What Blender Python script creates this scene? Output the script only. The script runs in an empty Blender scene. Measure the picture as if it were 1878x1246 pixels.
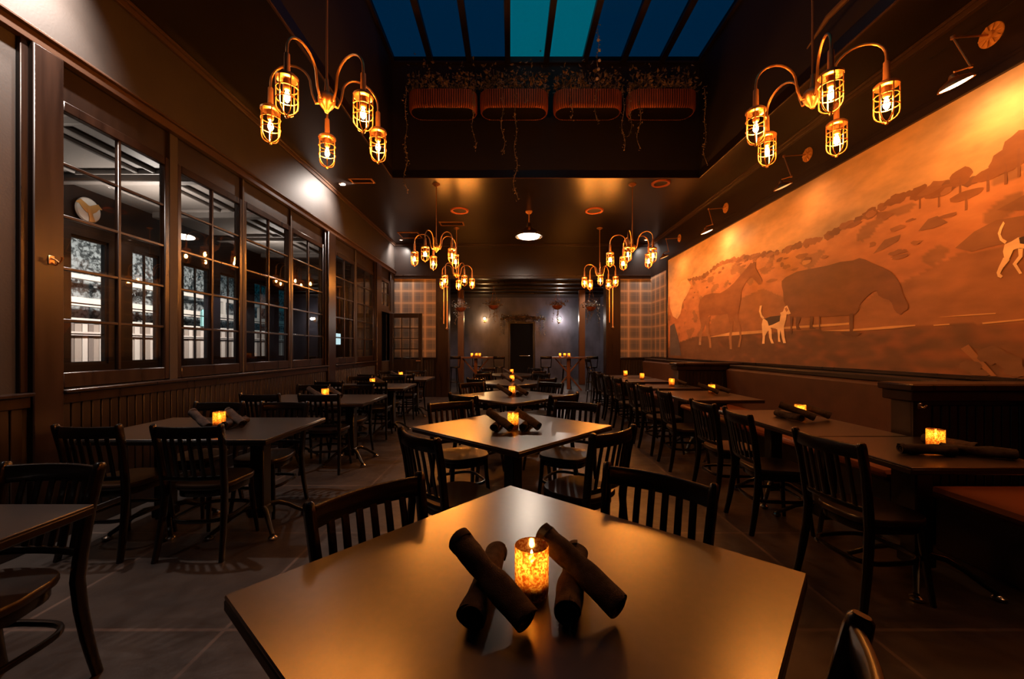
import bpy, math, random
from math import sin, cos, pi, radians, sqrt, atan2
from mathutils import Vector, Matrix
random.seed(7)
C = bpy.context.scene.collection
SC = bpy.context.scene

# ------------------------------------------------------------------ camera
H = 1.35          # camera height
F = 742.6         # focal length in px for a 1878 px wide frame
cam = bpy.data.cameras.new('camera')
cam.sensor_width = 36.0
cam.lens = F / 1878 * 36.0
cam.shift_x = 3 / 1878
cam.shift_y = 16 / 1878
cam.clip_start = 0.02
co = bpy.data.objects.new('camera', cam)
co.location = (0, 0, H)
co.rotation_euler = (radians(90), 0, 0)
C.objects.link(co)
SC.camera = co

# ------------------------------------------------------------------ view, world, big lights
SC.view_settings.view_transform = 'Standard'
SC.view_settings.look = 'None'
SC.view_settings.exposure = 0.0
SC.view_settings.gamma = 1.0
SC.view_settings.use_curve_mapping = False
SC.cycles.use_denoising = True
SC.cycles.max_bounces = 8
SC.cycles.diffuse_bounces = 3
SC.cycles.glossy_bounces = 4
SC.cycles.transparent_max_bounces = 16
SC.cycles.transmission_bounces = 6
SC.cycles.sample_clamp_indirect = 2.0
SC.cycles.caustics_reflective = False
SC.cycles.caustics_refractive = False

w = bpy.data.worlds.new('evening_sky')
SC.world = w
w.use_nodes = True
w.node_tree.nodes['Background'].inputs[0].default_value = (0.0, 0.115, 0.165, 1)
w.node_tree.nodes['Background'].inputs[1].default_value = 0.9

BULB = 1300.0       # cage bulb emission
NEUTRAL = (1.0, 0.85, 0.74)
WARM = (1.0, 0.45, 0.12)
WARMB = (1.0, 0.40, 0.085)

def lamp(name, kind, loc, power, color, target=None, size=0.05, angle=90, blend=0.5, size_y=None):
    l = bpy.data.lights.new(name, kind)
    l.energy = power; l.color = color
    if kind == 'SPOT':
        l.spot_size = radians(angle); l.spot_blend = blend; l.shadow_soft_size = size
    elif kind == 'AREA':
        l.size = size
        if size_y: l.shape = 'RECTANGLE'; l.size_y = size_y
    else:
        l.shadow_soft_size = size
    o = bpy.data.objects.new(name, l)
    o.location = loc
    if target is not None:
        o.rotation_euler = (Vector(target) - Vector(loc)).to_track_quat('-Z', 'Y').to_euler()
    C.objects.link(o)
    return o

# recessed white downlights along the window wall and in the far corners
DOWN = [(-2.93, 2.85, 110), (-2.95, 7.1, 70), (-2.90, 10.75, 70), (3.60, 10.75, 60), (-2.93, 0.6, 50)]
for (x, y, p) in DOWN:
    lamp('downlight_lamp', 'SPOT', (x, y, 4.20), p*(2.4 if y < 5 else 1), NEUTRAL, (x, y, 0), 0.035, 76 if y < 5 else 116, 0.7)
for (x, y, z, tx, ty, p) in ((-2.72, 2.62, 4.19, -3.25, 2.5, 620), (-2.68, 7.1, 4.19, -3.25, 6.95, 230), (-2.9, 10.75, 4.19, -3.15, 11.0, 170), (3.6, 10.75, 4.19, 3.85, 11.0, 120)):
    lamp('wall_wash_lamp', 'SPOT', (x, y, z), p, NEUTRAL, (tx, ty, 3.75), 0.03, 120, 0.9)
# window-side hallway
for y, p in ((3.2, 75), (5.6, 75), (8.4, 45)):
    lamp('hallway_lamp', 'SPOT', (-4.9, y, 3.0), p, (1, .86, .76), (-4.9, y, 9), 0.12, 160, 0.6)
    lamp('hallway_downlight', 'SPOT', (-5.5, y, 3.5), 22, (1, .9, .84), (-5.75, y, 0), 0.05, 110, 0.6)
# patio behind the hallway
for y in (5.5, 8.2, 11.0):
    lamp('patio_lamp', 'SPOT', (-6.5, y, 3.3), 480, (1, .88, .80), (-8.6, y, 1.6), 0.15, 130, 0.5)

# ------------------------------------------------------------------ mesh builder
class MB:
    def __init__(s):
        s.v = []; s.f = []; s.sm = []; s.mi = []; s.col = {}
    def add(s, vs, fs, smooth=False, mi=0, M=None):
        b = len(s.v)
        for p in vs:
            s.v.append(tuple(M @ Vector(p)) if M is not None else tuple(p))
        for f in fs:
            s.f.append(tuple(b + i for i in f)); s.sm.append(smooth); s.mi.append(mi)
        return b
    def box(s, x0, x1, y0, y1, z0, z1, b=0.0, mi=0, M=None):
        if b <= 0:
            vs = [(x, y, z) for x in (x0, x1) for y in (y0, y1) for z in (z0, z1)]
            fs = [(0, 1, 3, 2), (4, 6, 7, 5), (0, 4, 5, 1), (2, 3, 7, 6), (0, 2, 6, 4), (1, 5, 7, 3)]
            s.add(vs, fs, False, mi, M); return s
        b = min(b, (x1-x0)*.49, (y1-y0)*.49, (z1-z0)*.49)
        vs = []; idx = {}
        for ix, (X, sx) in enumerate(((x0, 1), (x1, -1))):
            for iy, (Y, sy) in enumerate(((y0, 1), (y1, -1))):
                for iz, (Z, sz) in enumerate(((z0, 1), (z1, -1))):
                    idx[(ix, iy, iz)] = len(vs)
                    vs += [(X, Y+sy*b, Z+sz*b), (X+sx*b, Y, Z+sz*b), (X+sx*b, Y+sy*b, Z)]
        fs = []
        q = lambda i, j, k, a: idx[(i, j, k)] + a
        fs.append((q(0,0,0,0), q(0,0,1,0), q(0,1,1,0), q(0,1,0,0)))
        fs.append((q(1,0,0,0), q(1,1,0,0), q(1,1,1,0), q(1,0,1,0)))
        fs.append((q(0,0,0,1), q(1,0,0,1), q(1,0,1,1), q(0,0,1,1)))
        fs.append((q(0,1,0,1), q(0,1,1,1), q(1,1,1,1), q(1,1,0,1)))
        fs.append((q(0,0,0,2), q(0,1,0,2), q(1,1,0,2), q(1,0,0,2)))
        fs.append((q(0,0,1,2), q(1,0,1,2), q(1,1,1,2), q(0,1,1,2)))
        for i in (0, 1):
            for j in (0, 1):
                fs.append((q(i,j,0,0), q(i,j,0,1), q(i,j,1,1), q(i,j,1,0)))
                fs.append((q(i,0,j,0), q(i,0,j,2), q(i,1,j,2), q(i,1,j,0)))
                fs.append((q(0,i,j,1), q(0,i,j,2), q(1,i,j,2), q(1,i,j,1)))
        for i in (0, 1):
            for j in (0, 1):
                for k in (0, 1):
                    fs.append((q(i,j,k,0), q(i,j,k,1), q(i,j,k,2)))
        s.add(vs, fs, False, mi, M); return s
    def sweep(s, pts, sec, up=(0, 0, 1), closed=False, scale=None, smooth=True, caps=True, mi=0, M=None):
        P = [Vector(p) for p in pts]; n = len(P); m = len(sec); up = Vector(up)
        vs = []
        for i, p in enumerate(P):
            if closed: t = P[(i+1) % n] - P[(i-1) % n]
            else: t = P[min(i+1, n-1)] - P[max(i-1, 0)]
            t.normalize()
            side = t.cross(up)
            if side.length < 1e-4: side = t.cross(Vector((1, 0, 0)) if abs(t.x) < .9 else Vector((0, 1, 0)))
            side.normalize(); u = side.cross(t)
            k = scale[i] if scale else 1.0
            for a, b in sec: vs.append(p + side*a*k + u*b*k)
        fs = []
        for i in range(n if closed else n-1):
            j = (i+1) % n
            for a in range(m):
                c = (a+1) % m
                fs.append((i*m+a, i*m+c, j*m+c, j*m+a))
        if caps and not closed:
            fs.append(tuple(range(m-1, -1, -1))); fs.append(tuple((n-1)*m+a for a in range(m)))
        s.add(vs, fs, smooth, mi, M); return s
    def tube(s, pts, r, k=8, **kw):
        sc = kw.pop('radii', None)
        sec = [(cos(2*pi*i/k), sin(2*pi*i/k)) for i in range(k)]
        s.sweep(pts, sec, scale=sc if sc else [r]*len(pts), **kw); return s
    def lathe(s, prof, k=16, c=(0, 0, 0), smooth=True, mi=0, M=None, sx=1, sy=1):
        vs = []; n = len(prof)
        for r, z in prof:
            for i in range(k):
                a = 2*pi*i/k
                vs.append((c[0]+r*cos(a)*sx, c[1]+r*sin(a)*sy, c[2]+z))
        fs = []
        for j in range(n-1):
            for i in range(k):
                fs.append((j*k+i, j*k+(i+1) % k, (j+1)*k+(i+1) % k, (j+1)*k+i))
        if prof[0][0] > 1e-6: fs.append(tuple(range(k-1, -1, -1)))
        if prof[-1][0] > 1e-6: fs.append(tuple((n-1)*k+i for i in range(k)))
        s.add(vs, fs, smooth, mi, M); return s
    def build(s, name, mats, parent=None, loc=None, rotz=0):
        me = bpy.data.meshes.new(name)
        me.from_pydata(s.v, [], s.f)
        if not isinstance(mats, (list, tuple)): mats = [mats]
        for m in mats: me.materials.append(m)
        me.polygons.foreach_set('use_smooth', s.sm)
        me.polygons.foreach_set('material_index', s.mi)
        me.update()
        try: me.set_sharp_from_angle(angle=radians(40))
        except Exception: pass
        o = bpy.data.objects.new(name, me)
        if loc is not None: o.location = loc
        o.rotation_euler[2] = rotz
        if parent is not None: o.parent = parent
        C.objects.link(o)
        return o

def rr(wd, hg, r=None, k=3):        # rounded rectangle section
    r = r or min(wd, hg)*.3
    out = []
    for cx, cy, a0 in ((wd/2-r, hg/2-r, 0), (-wd/2+r, hg/2-r, 90), (-wd/2+r, -hg/2+r, 180), (wd/2-r, -hg/2+r, 270)):
        for i in range(k):
            a = radians(a0 + 90*i/(k-1))
            out.append((cx+r*cos(a), cy+r*sin(a)))
    return out

def tag(o, label=None, cat=None, group=None, kind=None):
    if label: o['label'] = label
    if cat: o['category'] = cat
    if group: o['group'] = group
    if kind: o['kind'] = kind
    return o
def empty(name, loc, rz=0, label=None, cat=None, group=None):
    o = bpy.data.objects.new(name, None); o.empty_display_size = .05
    o.location = loc; o.rotation_euler = (0, 0, rz); C.objects.link(o)
    return tag(o, label, cat, group)
KIDS = {}
def children(o): return [c for c in bpy.data.objects if c.parent == o]
def dup(o, parent=None):
    key = o.name
    c = o.copy(); C.objects.link(c)
    if parent: c.parent = parent
    if key not in KIDS: KIDS[key] = children(o)
    for ch in KIDS[key]: dup(ch, c)
    return c
def place(proto, used, loc, rz, label, group):
    if used[0]: o = dup(proto)
    else: o = proto; used[0] = True
    if not children_cached(proto): pass
    o.location = loc; o.rotation_euler = (0, 0, rz)
    o['label'] = label
    if group: o['group'] = group
    return o
def children_cached(p):
    if p.name not in KIDS: KIDS[p.name] = children(p)
    return KIDS[p.name]

# ------------------------------------------------------------------ materials
def mat(name, col, rough=.5, metal=0, coat=0, spec=None):
    m = bpy.data.materials.new(name); m.use_nodes = True
    b = m.node_tree.nodes['Principled BSDF']
    b.inputs['Base Color'].default_value = (*col, 1)
    b.inputs['Roughness'].default_value = rough
    b.inputs['Metallic'].default_value = metal
    b.inputs['Coat Weight'].default_value = coat
    b.inputs['Coat Roughness'].default_value = .15
    if spec is not None: b.inputs['Specular IOR Level'].default_value = spec
    return m
def N(m, t, **kw):
    n = m.node_tree.nodes.new(t)
    for k, v in kw.items(): setattr(n, k, v)
    return n
def L(m, a, b): m.node_tree.links.new(a, b)
def noise_col(m, c1, c2, scale=(4, 4, 4), detail=6, lo=.35, hi=.65, bump=0, rough=None, bscale=None):
    tc = N(m, 'ShaderNodeTexCoord'); mp = N(m, 'ShaderNodeMapping'); mp.inputs['Scale'].default_value = scale
    nz = N(m, 'ShaderNodeTexNoise'); nz.inputs['Scale'].default_value = 1; nz.inputs['Detail'].default_value = detail
    rp = N(m, 'ShaderNodeValToRGB')
    rp.color_ramp.elements[0].position = lo; rp.color_ramp.elements[1].position = hi
    rp.color_ramp.elements[0].color = (*c1, 1); rp.color_ramp.elements[1].color = (*c2, 1)
    b = m.node_tree.nodes['Principled BSDF']
    L(m, tc.outputs['Object'], mp.inputs[0]); L(m, mp.outputs[0], nz.inputs[0]); L(m, nz.outputs[0], rp.inputs[0])
    L(m, rp.outputs[0], b.inputs['Base Color'])
    if bump:
        bp = N(m, 'ShaderNodeBump'); bp.inputs['Strength'].default_value = bump; bp.inputs['Distance'].default_value = .01
        src = nz
        if bscale:
            src = N(m, 'ShaderNodeTexNoise'); src.inputs['Scale'].default_value = bscale; src.inputs['Detail'].default_value = 3
            L(m, tc.outputs['Object'], src.inputs[0])
        L(m, src.outputs[0], bp.inputs['Height']); L(m, bp.outputs[0], b.inputs['Normal'])
    if rough:
        mr = N(m, 'ShaderNodeMapRange'); mr.inputs[3].default_value = rough[0]; mr.inputs[4].default_value = rough[1]
        L(m, nz.outputs[0], mr.inputs[0]); L(m, mr.outputs[0], b.inputs['Roughness'])
    return nz, tc
def emis(name, col, s):
    m = bpy.data.materials.new(name); m.use_nodes = True
    nt = m.node_tree; nt.nodes.clear()
    e = nt.nodes.new('ShaderNodeEmission'); o = nt.nodes.new('ShaderNodeOutputMaterial')
    e.inputs[0].default_value = (*col, 1); e.inputs[1].default_value = s
    nt.links.new(e.outputs[0], o.inputs[0]); return m
def glass(name, tint=(1, 1, 1), rough=.02, ior=1.5, extra=0.0):
    m = bpy.data.materials.new(name); m.use_nodes = True
    nt = m.node_tree; nt.nodes.clear()
    t = nt.nodes.new('ShaderNodeBsdfTransparent'); t.inputs[0].default_value = (*tint, 1)
    g = nt.nodes.new('ShaderNodeBsdfGlossy'); g.inputs['Roughness'].default_value = rough
    lw = nt.nodes.new('ShaderNodeLayerWeight'); lw.inputs[0].default_value = .5
    f = nt.nodes.new('ShaderNodeMath'); f.operation = 'POWER'; f.inputs[1].default_value = 5.0
    f0 = ((ior-1)/(ior+1))**2
    a = nt.nodes.new('ShaderNodeMath'); a.operation = 'MULTIPLY_ADD'; a.inputs[1].default_value = 1-f0-extra; a.inputs[2].default_value = f0+extra
    nt.links.new(lw.outputs['Facing'], f.inputs[0])
    mx = nt.nodes.new('ShaderNodeMixShader'); o = nt.nodes.new('ShaderNodeOutputMaterial')
    nt.links.new(f.outputs[0], a.inputs[0]); nt.links.new(a.outputs[0], mx.inputs[0])
    nt.links.new(t.outputs[0], mx.inputs[1]); nt.links.new(g.outputs[0], mx.inputs[2]); nt.links.new(mx.outputs[0], o.inputs[0])
    return m

M = {}
M['chair'] = mat('black_lacquer', (.0030, .002, .0018), .27, coat=.1, spec=.4)
M['seat'] = mat('dark_seat_wood', (.012, .006, .004), .34, coat=.15)
M['table'] = mat('tabletop_laminate', (.05, .028, .018), .36)
noise_col(M['table'], (.008, .0045, .0035), (.019, .011, .008), (38, 38, 38), 8, .3, .7); M['table'].node_tree.nodes['Principled BSDF'].inputs['Roughness'].default_value = .27; M['table'].node_tree.nodes['Principled BSDF'].inputs['Coat Weight'].default_value = .9; M['table'].node_tree.nodes['Principled BSDF'].inputs['Coat Roughness'].default_value = .30; M['table'].node_tree.nodes['Principled BSDF'].inputs['Coat IOR'].default_value = 1.6; M['table'].node_tree.nodes['Principled BSDF'].inputs['Specular IOR Level'].default_value = .75
M['edge'] = mat('tabletop_edge', (.010, .005, .003), .36)
M['iron'] = mat('black_iron', (.005, .004, .004), .35)
M['steel'] = mat('polished_steel', (.5, .46, .42), .22, metal=1)
M['brass'] = mat('aged_brass', (.80, .42, .16), .36, metal=1)
M['brassd'] = mat('brushed_brass', (.50, .24, .09), .45, metal=.6)
M['gold'] = mat('bright_brass', (.80, .40, .12), .4, metal=.45)
M['copper'] = mat('copper', (.46, .13, .04), .45, metal=.5)
M['wood'] = mat('stained_wall_wood', (.05, .025, .014), .36)
noise_col(M['wood'], (.006, .0027, .0018), (.019, .009, .0055), (14, 14, 1.1), 8, .3, .7, bump=.05, rough=(.24, .34))
M['woodd'] = mat('dark_stained_wood', (.03, .014, .009), .42)
noise_col(M['woodd'], (.006, .003, .0022), (.012, .006, .004), (14, 14, 1.1), 6, .3, .7, rough=(.32, .46))
M['paint'] = mat('dark_brown_wall_paint', (.055, .040, .033), .60)
noise_col(M['paint'], (.014, .0105, .009), (.021, .016, .0135), (3, 3, 3), 6, bump=.08, bscale=60)
M['ceil'] = mat('dark_ceiling_paint', (.030, .019, .015), .40)
noise_col(M['ceil'], (.007, .0042, .0035), (.010, .006, .005), (2, 2, 2), 5); M['ceil'].node_tree.nodes['Principled BSDF'].inputs['Roughness'].default_value = .29
M['mould'] = mat('moulding_varnish', (.045, .024, .015), .33)
M['black'] = mat('black_paint', (.010, .006, .005), .6)
M['band'] = mat('picture_rail_wood', (.040, .019, .011), .40)
noise_col(M['band'], (.009, .004, .0025), (.015, .007, .0045), (1.2, 1.2, 14), 6, rough=(.34, .44))
M['leather'] = mat('brown_leather', (.075, .036, .022), .46)
noise_col(M['leather'], (.050, .024, .014), (.070, .034, .020), (5, 5, 5), 6, bump=.08, bscale=90)
M['leather2'] = mat('russet_leather', (.20, .06, .022), .42)
M['cloth'] = mat('charcoal_napkin_cloth', (.030, .022, .019), .92, spec=.15)
noise_col(M['cloth'], (.030, .022, .020), (.055, .042, .038), (40, 40, 40), 4, bump=.35, bscale=500)
M['slate'] = mat('slate_blue_wall', (.075, .075, .095), .30)
noise_col(M['slate'], (.050, .050, .068), (.10, .10, .14), (2, 2, 1.2), 6, bump=.25, bscale=22)
M['tablewood'] = mat('orange_brown_wood', (.13, .048, .018), .35)
M['fence'] = mat('weathered_fence_boards', (.4, .33, .28), .8)
M['trimwhite'] = mat('pale_beam_paint', (.62, .56, .50), .6)
M['greyceil'] = mat('hall_ceiling_paint', (.24, .21, .19), .55)
M['shingle'] = mat('grey_leafy_hedge', (.2, .22, .22), .9)
noise_col(M['shingle'], (.04, .045, .045), (.34, .37, .37), (14, 14, 14), 6, .42, .58)
M['leaf'] = mat('dusty_leaves', (.16, .13, .085), .6)
noise_col(M['leaf'], (.12, .10, .06), (.36, .26, .18), (8, 8, 8), 3, .4, .6)
M['stem'] = mat('dry_stems', (.12, .07, .05), .7)
M['wax'] = mat('candle_wax', (.95, .72, .42), .5)
wb_ = M['wax'].node_tree.nodes['Principled BSDF']; wb_.inputs['Subsurface Weight'].default_value = 1; wb_.inputs['Subsurface Radius'].default_value = (1, .45, .2); wb_.inputs['Subsurface Scale'].default_value = .05
M['white'] = mat('white_ceramic', (.75, .68, .6), .4)
M['chrome'] = mat('lamp_shade_metal', (.45, .36, .29), .25, metal=1)
M['glass'] = glass('window_glass', (.93, .95, .95), .015, 1.5, .03)
M['clearglass'] = glass('lamp_glass', (.98, .95, .9), .05, 1.35)
M['skydark'] = glass('blue_skylight_glass', (.04, .36, .52), .2, 1.25)
M['skyclear'] = glass('clear_skylight_glass', (.97, .97, .97), .2, 1.2)
M['bulb'] = emis('bulb_glow', (1.0, .30, .042), BULB)
M['flame'] = emis('flame', (1.0, .50, .13), 330)
M['disc'] = emis('white_lamp_face', (1.0, .80, .62), 90)
M['spotface'] = emis('downlight_face', (1.0, .85, .75), 6)
M['pictureglow'] = emis('picture_lamp_face', (1.0, .60, .26), 24)
M['pictureglowd'] = emis('dim_picture_lamp_face', (1.0, .42, .12), 1.4)
M['screen'] = emis('lit_panel', (.7, .95, 1.0), 1.2)

# candle glass: mottled gold mercury glass lit from the flame
m = bpy.data.materials.new('mottled_gold_glass'); m.use_nodes = True
nt = m.node_tree; nt.nodes.clear()
tc = N(m, 'ShaderNodeTexCoord'); vo = N(m, 'ShaderNodeTexNoise'); vo.inputs['Scale'].default_value = 160; vo.inputs['Detail'].default_value = 4
rp = N(m, 'ShaderNodeValToRGB'); rp.color_ramp.elements[0].position = .44; rp.color_ramp.elements[1].position = .56
rp.color_ramp.elements[0].color = (.55, .22, .05, 1); rp.color_ramp.elements[1].color = (1, .80, .40, 1)
tl = N(m, 'ShaderNodeBsdfTranslucent'); tr = N(m, 'ShaderNodeBsdfTransparent'); gl = N(m, 'ShaderNodeBsdfGlossy'); gl.inputs['Roughness'].default_value = .12
gl.inputs['Color'].default_value = (1, .7, .4, 1)
m1 = N(m, 'ShaderNodeMixShader'); m2 = N(m, 'ShaderNodeMixShader'); fr = N(m, 'ShaderNodeValue'); fr.outputs[0].default_value = .07; ou = N(m, 'ShaderNodeOutputMaterial')
m1.inputs[0].default_value = .28
L(m, tc.outputs['Object'], vo.inputs[0]); L(m, vo.outputs[0], rp.inputs[0]); L(m, rp.outputs[0], tl.inputs[0]); L(m, rp.outputs[0], tr.inputs[0])
L(m, tl.outputs[0], m1.inputs[1]); L(m, tr.outputs[0], m1.inputs[2]); L(m, fr.outputs[0], m2.inputs[0])
L(m, m1.outputs[0], m2.inputs[1]); L(m, gl.outputs[0], m2.inputs[2]); L(m, m2.outputs[0], ou.inputs[0])
M['votive'] = m

# floor: stained concrete scored in a grid
m = mat('scored_concrete', (.1, .08, .07), .3); M['floor'] = m
nz, tc = noise_col(m, (.016, .011, .010), (.058, .046, .040), (1.6, 1.6, 1.6), 10, .32, .68)
b = m.node_tree.nodes['Principled BSDF']
br = N(m, 'ShaderNodeTexBrick'); br.offset = 0; br.squash = 1
br.inputs['Color1'].default_value = (1, 1, 1, 1); br.inputs['Color2'].default_value = (.86, .86, .86, 1); br.inputs['Mortar'].default_value = (2.2, 2.0, 1.9, 1)
br.inputs['Scale'].default_value = 1; br.inputs['Mortar Size'].default_value = .010; br.inputs['Brick Width'].default_value = 1.02; br.inputs['Row Height'].default_value = 1.02
mp = N(m, 'ShaderNodeMapping'); mp.inputs['Location'].default_value = (.35, .10, 0)
mx = N(m, 'ShaderNodeMix', data_type='RGBA', blend_type='MULTIPLY'); mx.inputs[0].default_value = 1
rp = [n for n in m.node_tree.nodes if n.type == 'VALTORGB'][0]
L(m, tc.outputs['Object'], mp.inputs[0]); L(m, mp.outputs[0], br.inputs[0])
L(m, rp.outputs[0], mx.inputs[6]); L(m, br.outputs[0], mx.inputs[7]); L(m, mx.outputs[2], b.inputs['Base Color'])
n2 = N(m, 'ShaderNodeTexNoise'); n2.inputs['Scale'].default_value = 9; n2.inputs['Detail'].default_value = 6
bp = N(m, 'ShaderNodeBump'); bp.inputs['Strength'].default_value = .35; bp.inputs['Distance'].default_value = .012
L(m, tc.outputs['Object'], n2.inputs[0]); L(m, n2.outputs[0], bp.inputs['Height']); L(m, bp.outputs[0], b.inputs['Normal'])
mr = N(m, 'ShaderNodeMapRange'); mr.inputs[3].default_value = .22; mr.inputs[4].default_value = .52
L(m, n2.outputs[0], mr.inputs[0]); L(m, mr.outputs[0], b.inputs['Roughness'])

# plaid wall covering
def plaid(name, axis):
    m = mat(name, (.1, .1, .1), .55)
    tc = N(m, 'ShaderNodeTexCoord'); sp = N(m, 'ShaderNodeSeparateXYZ'); L(m, tc.outputs['Object'], sp.inputs[0])
    def band(out, period, k, off):
        a = N(m, 'ShaderNodeMath', operation='MULTIPLY_ADD'); a.inputs[1].default_value = pi/period; a.inputs[2].default_value = off; L(m, out, a.inputs[0])
        c_ = N(m, 'ShaderNodeMath', operation='COSINE'); L(m, a.outputs[0], c_.inputs[0])
        ab = N(m, 'ShaderNodeMath', operation='ABSOLUTE'); L(m, c_.outputs[0], ab.inputs[0])
        p = N(m, 'ShaderNodeMath', operation='POWER'); p.inputs[1].default_value = k; L(m, ab.outputs[0], p.inputs[0])
        return p.outputs[0]
    def mixc(fac, k, c1, c2):
        mm = N(m, 'ShaderNodeMath', operation='MULTIPLY'); mm.inputs[1].default_value = k; L(m, fac, mm.inputs[0])
        x = N(m, 'ShaderNodeMix', data_type='RGBA'); L(m, mm.outputs[0], x.inputs[0])
        if isinstance(c1, tuple): x.inputs[6].default_value = (*c1, 1)
        else: L(m, c1, x.inputs[6])
        x.inputs[7].default_value = (*c2, 1); return x.outputs[2]
    h = sp.outputs[axis]; v = sp.outputs[2]
    c = (.085, .076, .070)
    c = mixc(band(h, .33, 5, .4), .6, c, (.26, .17, .10)); c = mixc(band(v, .33, 5, .4), .5, c, (.26, .17, .10))
    c = mixc(band(h, .33, 60, .4), .75, c, (.42, .27, .15)); c = mixc(band(v, .33, 70, .4), .6, c, (.42, .27, .15))
    c = mixc(band(h, .33, 300, 1.5), .45, c, (.3, .2, .12)); c = mixc(band(v, .33, 300, 1.5), .3, c, (.3, .2, .12))
    b = m.node_tree.nodes['Principled BSDF']; L(m, c, b.inputs['Base Color'])
    return m
M['plaidx'] = plaid('plaid_wallcovering_back', 0)
M['plaidy'] = plaid('plaid_wallcovering_side', 1)

# mural paint (colour attribute times brushwork noise)
m = mat('mural_paint', (.5, .3, .1), .62); M['mural'] = m
at_ = N(m, 'ShaderNodeVertexColor', layer_name='Col'); tc = N(m, 'ShaderNodeTexCoord')
mp = N(m, 'ShaderNodeMapping'); mp.inputs['Scale'].default_value = (1, 1.4, 3.2)
nz = N(m, 'ShaderNodeTexNoise'); nz.inputs['Scale'].default_value = 2.2; nz.inputs['Detail'].default_value = 9
mr = N(m, 'ShaderNodeMapRange'); mr.inputs[1].default_value = .3; mr.inputs[2].default_value = .7; mr.inputs[3].default_value = .80; mr.inputs[4].default_value = 1.16
mx = N(m, 'ShaderNodeMix', data_type='RGBA', blend_type='MULTIPLY'); mx.inputs[0].default_value = 1
L(m, tc.outputs['Object'], mp.inputs[0]); L(m, mp.outputs[0], nz.inputs[0]); L(m, nz.outputs[0], mr.inputs[0])
L(m, at_.outputs[0], mx.inputs[6]); L(m, mr.outputs[0], mx.inputs[7]); L(m, mx.outputs[2], m.node_tree.nodes['Principled BSDF'].inputs['Base Color'])

# ------------------------------------------------------------------ room measures
XL, XR, YE, ZC = -3.2, 3.9, 11.18, 4.23
AX0, AX1, AY0, AY1, ZS = -1.98, 3.18, -1.5, 6.81, 6.16    # roof light well
YF = -3.0                                              # wall behind the camera
YB = 18.0

def S(mb, name, mats, parent=None):
    o = mb.build(name, mats, parent)
    if parent is None: o['kind'] = 'structure'
    return o

S(MB().box(-3.3, 4.1, YF-.1, YB+.2, -.12, 0), 'floor', M['floor'])
S(MB().box(-9.5, -3.32, YF-.1, YB+.2, -.14, -.02), 'floor_patio', M['floor'])

# ceiling with the opening of the light well
mb = MB()
mb.box(XL-.12, AX0, YF, YE, ZC, ZC+.12); mb.box(AX1, XR+.1, YF, YE, ZC, ZC+.12)
mb.box(AX0, AX1, AY1, YE, ZC, ZC+.12); mb.box(AX0, AX1, YF, AY0, ZC, ZC+.12)
S(mb, 'ceiling', M['ceil'])
S(MB().box(AX0-.1, AX0, AY0-.1, AY1+.1, ZC+.12, ZS+.1), 'wall_skylight_left', M['black'])
S(MB().box(AX1, AX1+.1, AY0-.1, AY1+.1, ZC+.12, ZS+.1), 'wall_skylight_right', M['black'])
S(MB().box(AX0, AX1, AY1, AY1+.1, ZC+.12, ZS+.1), 'wall_skylight_back', M['black'])
S(MB().box(AX0, AX1, AY0-.1, AY0, ZC+.12, ZS+.1), 'wall_skylight_front', M['black'])
# thin moulding around the opening
mb = MB()
for x, s_ in ((AX0, -1), (AX1, 1)):
    a, b_ = sorted((x, x+s_*.025)); mb.box(a, b_, AY0, AY1, ZC-.018, ZC, .004)
mb.box(AX0-.025, AX1+.025, AY1, AY1+.025, ZC-.018, ZC, .004)
S(mb, 'trim_1', M['mould'])
# skylight
mb = MB()
n = 8; pw = (AX1-AX0)/n
for i in range(n+1):
    x = AX0 + i*pw; hw = .045
    mb.box(max(AX0, x-hw), min(AX1, x+hw), AY0, AY1, ZS-.03, ZS+.06)
mb.box(AX0+.05, AX1-.05, AY1-.04, AY1, ZS-.028, ZS+.055); mb.box(AX0+.05, AX1-.05, AY0, AY0+.05, ZS-.028, ZS+.055)
for y in (2.0,): mb.box(AX0+.05, AX1-.05, y, y+.06, ZS-.028, ZS+.055)
sk = S(mb, 'window_8', M['black']); sk['label'] = 'blue skylight of eight long panes over the dining room'
for i in range(n):
    x = AX0 + i*pw
    MB().box(x+.046, x+pw-.046, AY0+.05, AY1-.04, ZS+.005, ZS+.015).build('glass_pane', M['skyclear'] if i in (3, 4) else M['skydark'], sk)

# ------------------------------------------------------------------ left wall
BAYS = [(2.87, 3.83), (3.92, 4.87), (4.90, 5.94), (5.96, 7.02), (7.38, 8.40), (8.46, 9.56)]
ZG0, ZG1, ZH = 1.10, 3.12, 3.39
mb = MB()
mb.box(XL-.12, XL, YF, YE+.2, 0, 1.02)                 # dado
mb.box(XL-.12, XL, YF, YE+.2, 3.39, ZC)               # above the trim
# solid stretches between openings
ys = [YF, 2.87]
solid = [(YF, 1.30), (2.55, 2.87), (3.83, 3.92), (4.87, 4.90), (5.94, 5.96), (7.02, 7.38), (8.40, 8.46), (9.56, 9.98), (10.82, YE+.2)]
for a, b_ in solid: mb.box(XL-.12, XL-.02, a, b_, 1.02, 3.39)
for a, b_ in BAYS + [(9.98, 10.82)]: mb.box(XL-.12, XL-.045, a, b_, ZG1, 3.39, mi=1)
mb.box(XL-.12, XL-.05, 1.30, 2.55, 1.02, 3.39, mi=1)
wl = S(mb, 'wall_left', [M['paint'], M['woodd']])
# wainscot boards
mb = MB()
y = 1.0
while y < 9.5:
    if not (2.60 < y < 2.87 or 6.95 < y < 7.38):
        mb.box(XL, XL+.012, y, y+.062, .14, .97, .004)
    y += .072
mb.box(XL, XL+.02, 1.0, 9.56, 0, .14, .004)
S(mb, 'baseboard_left', M['woodd'])
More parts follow.
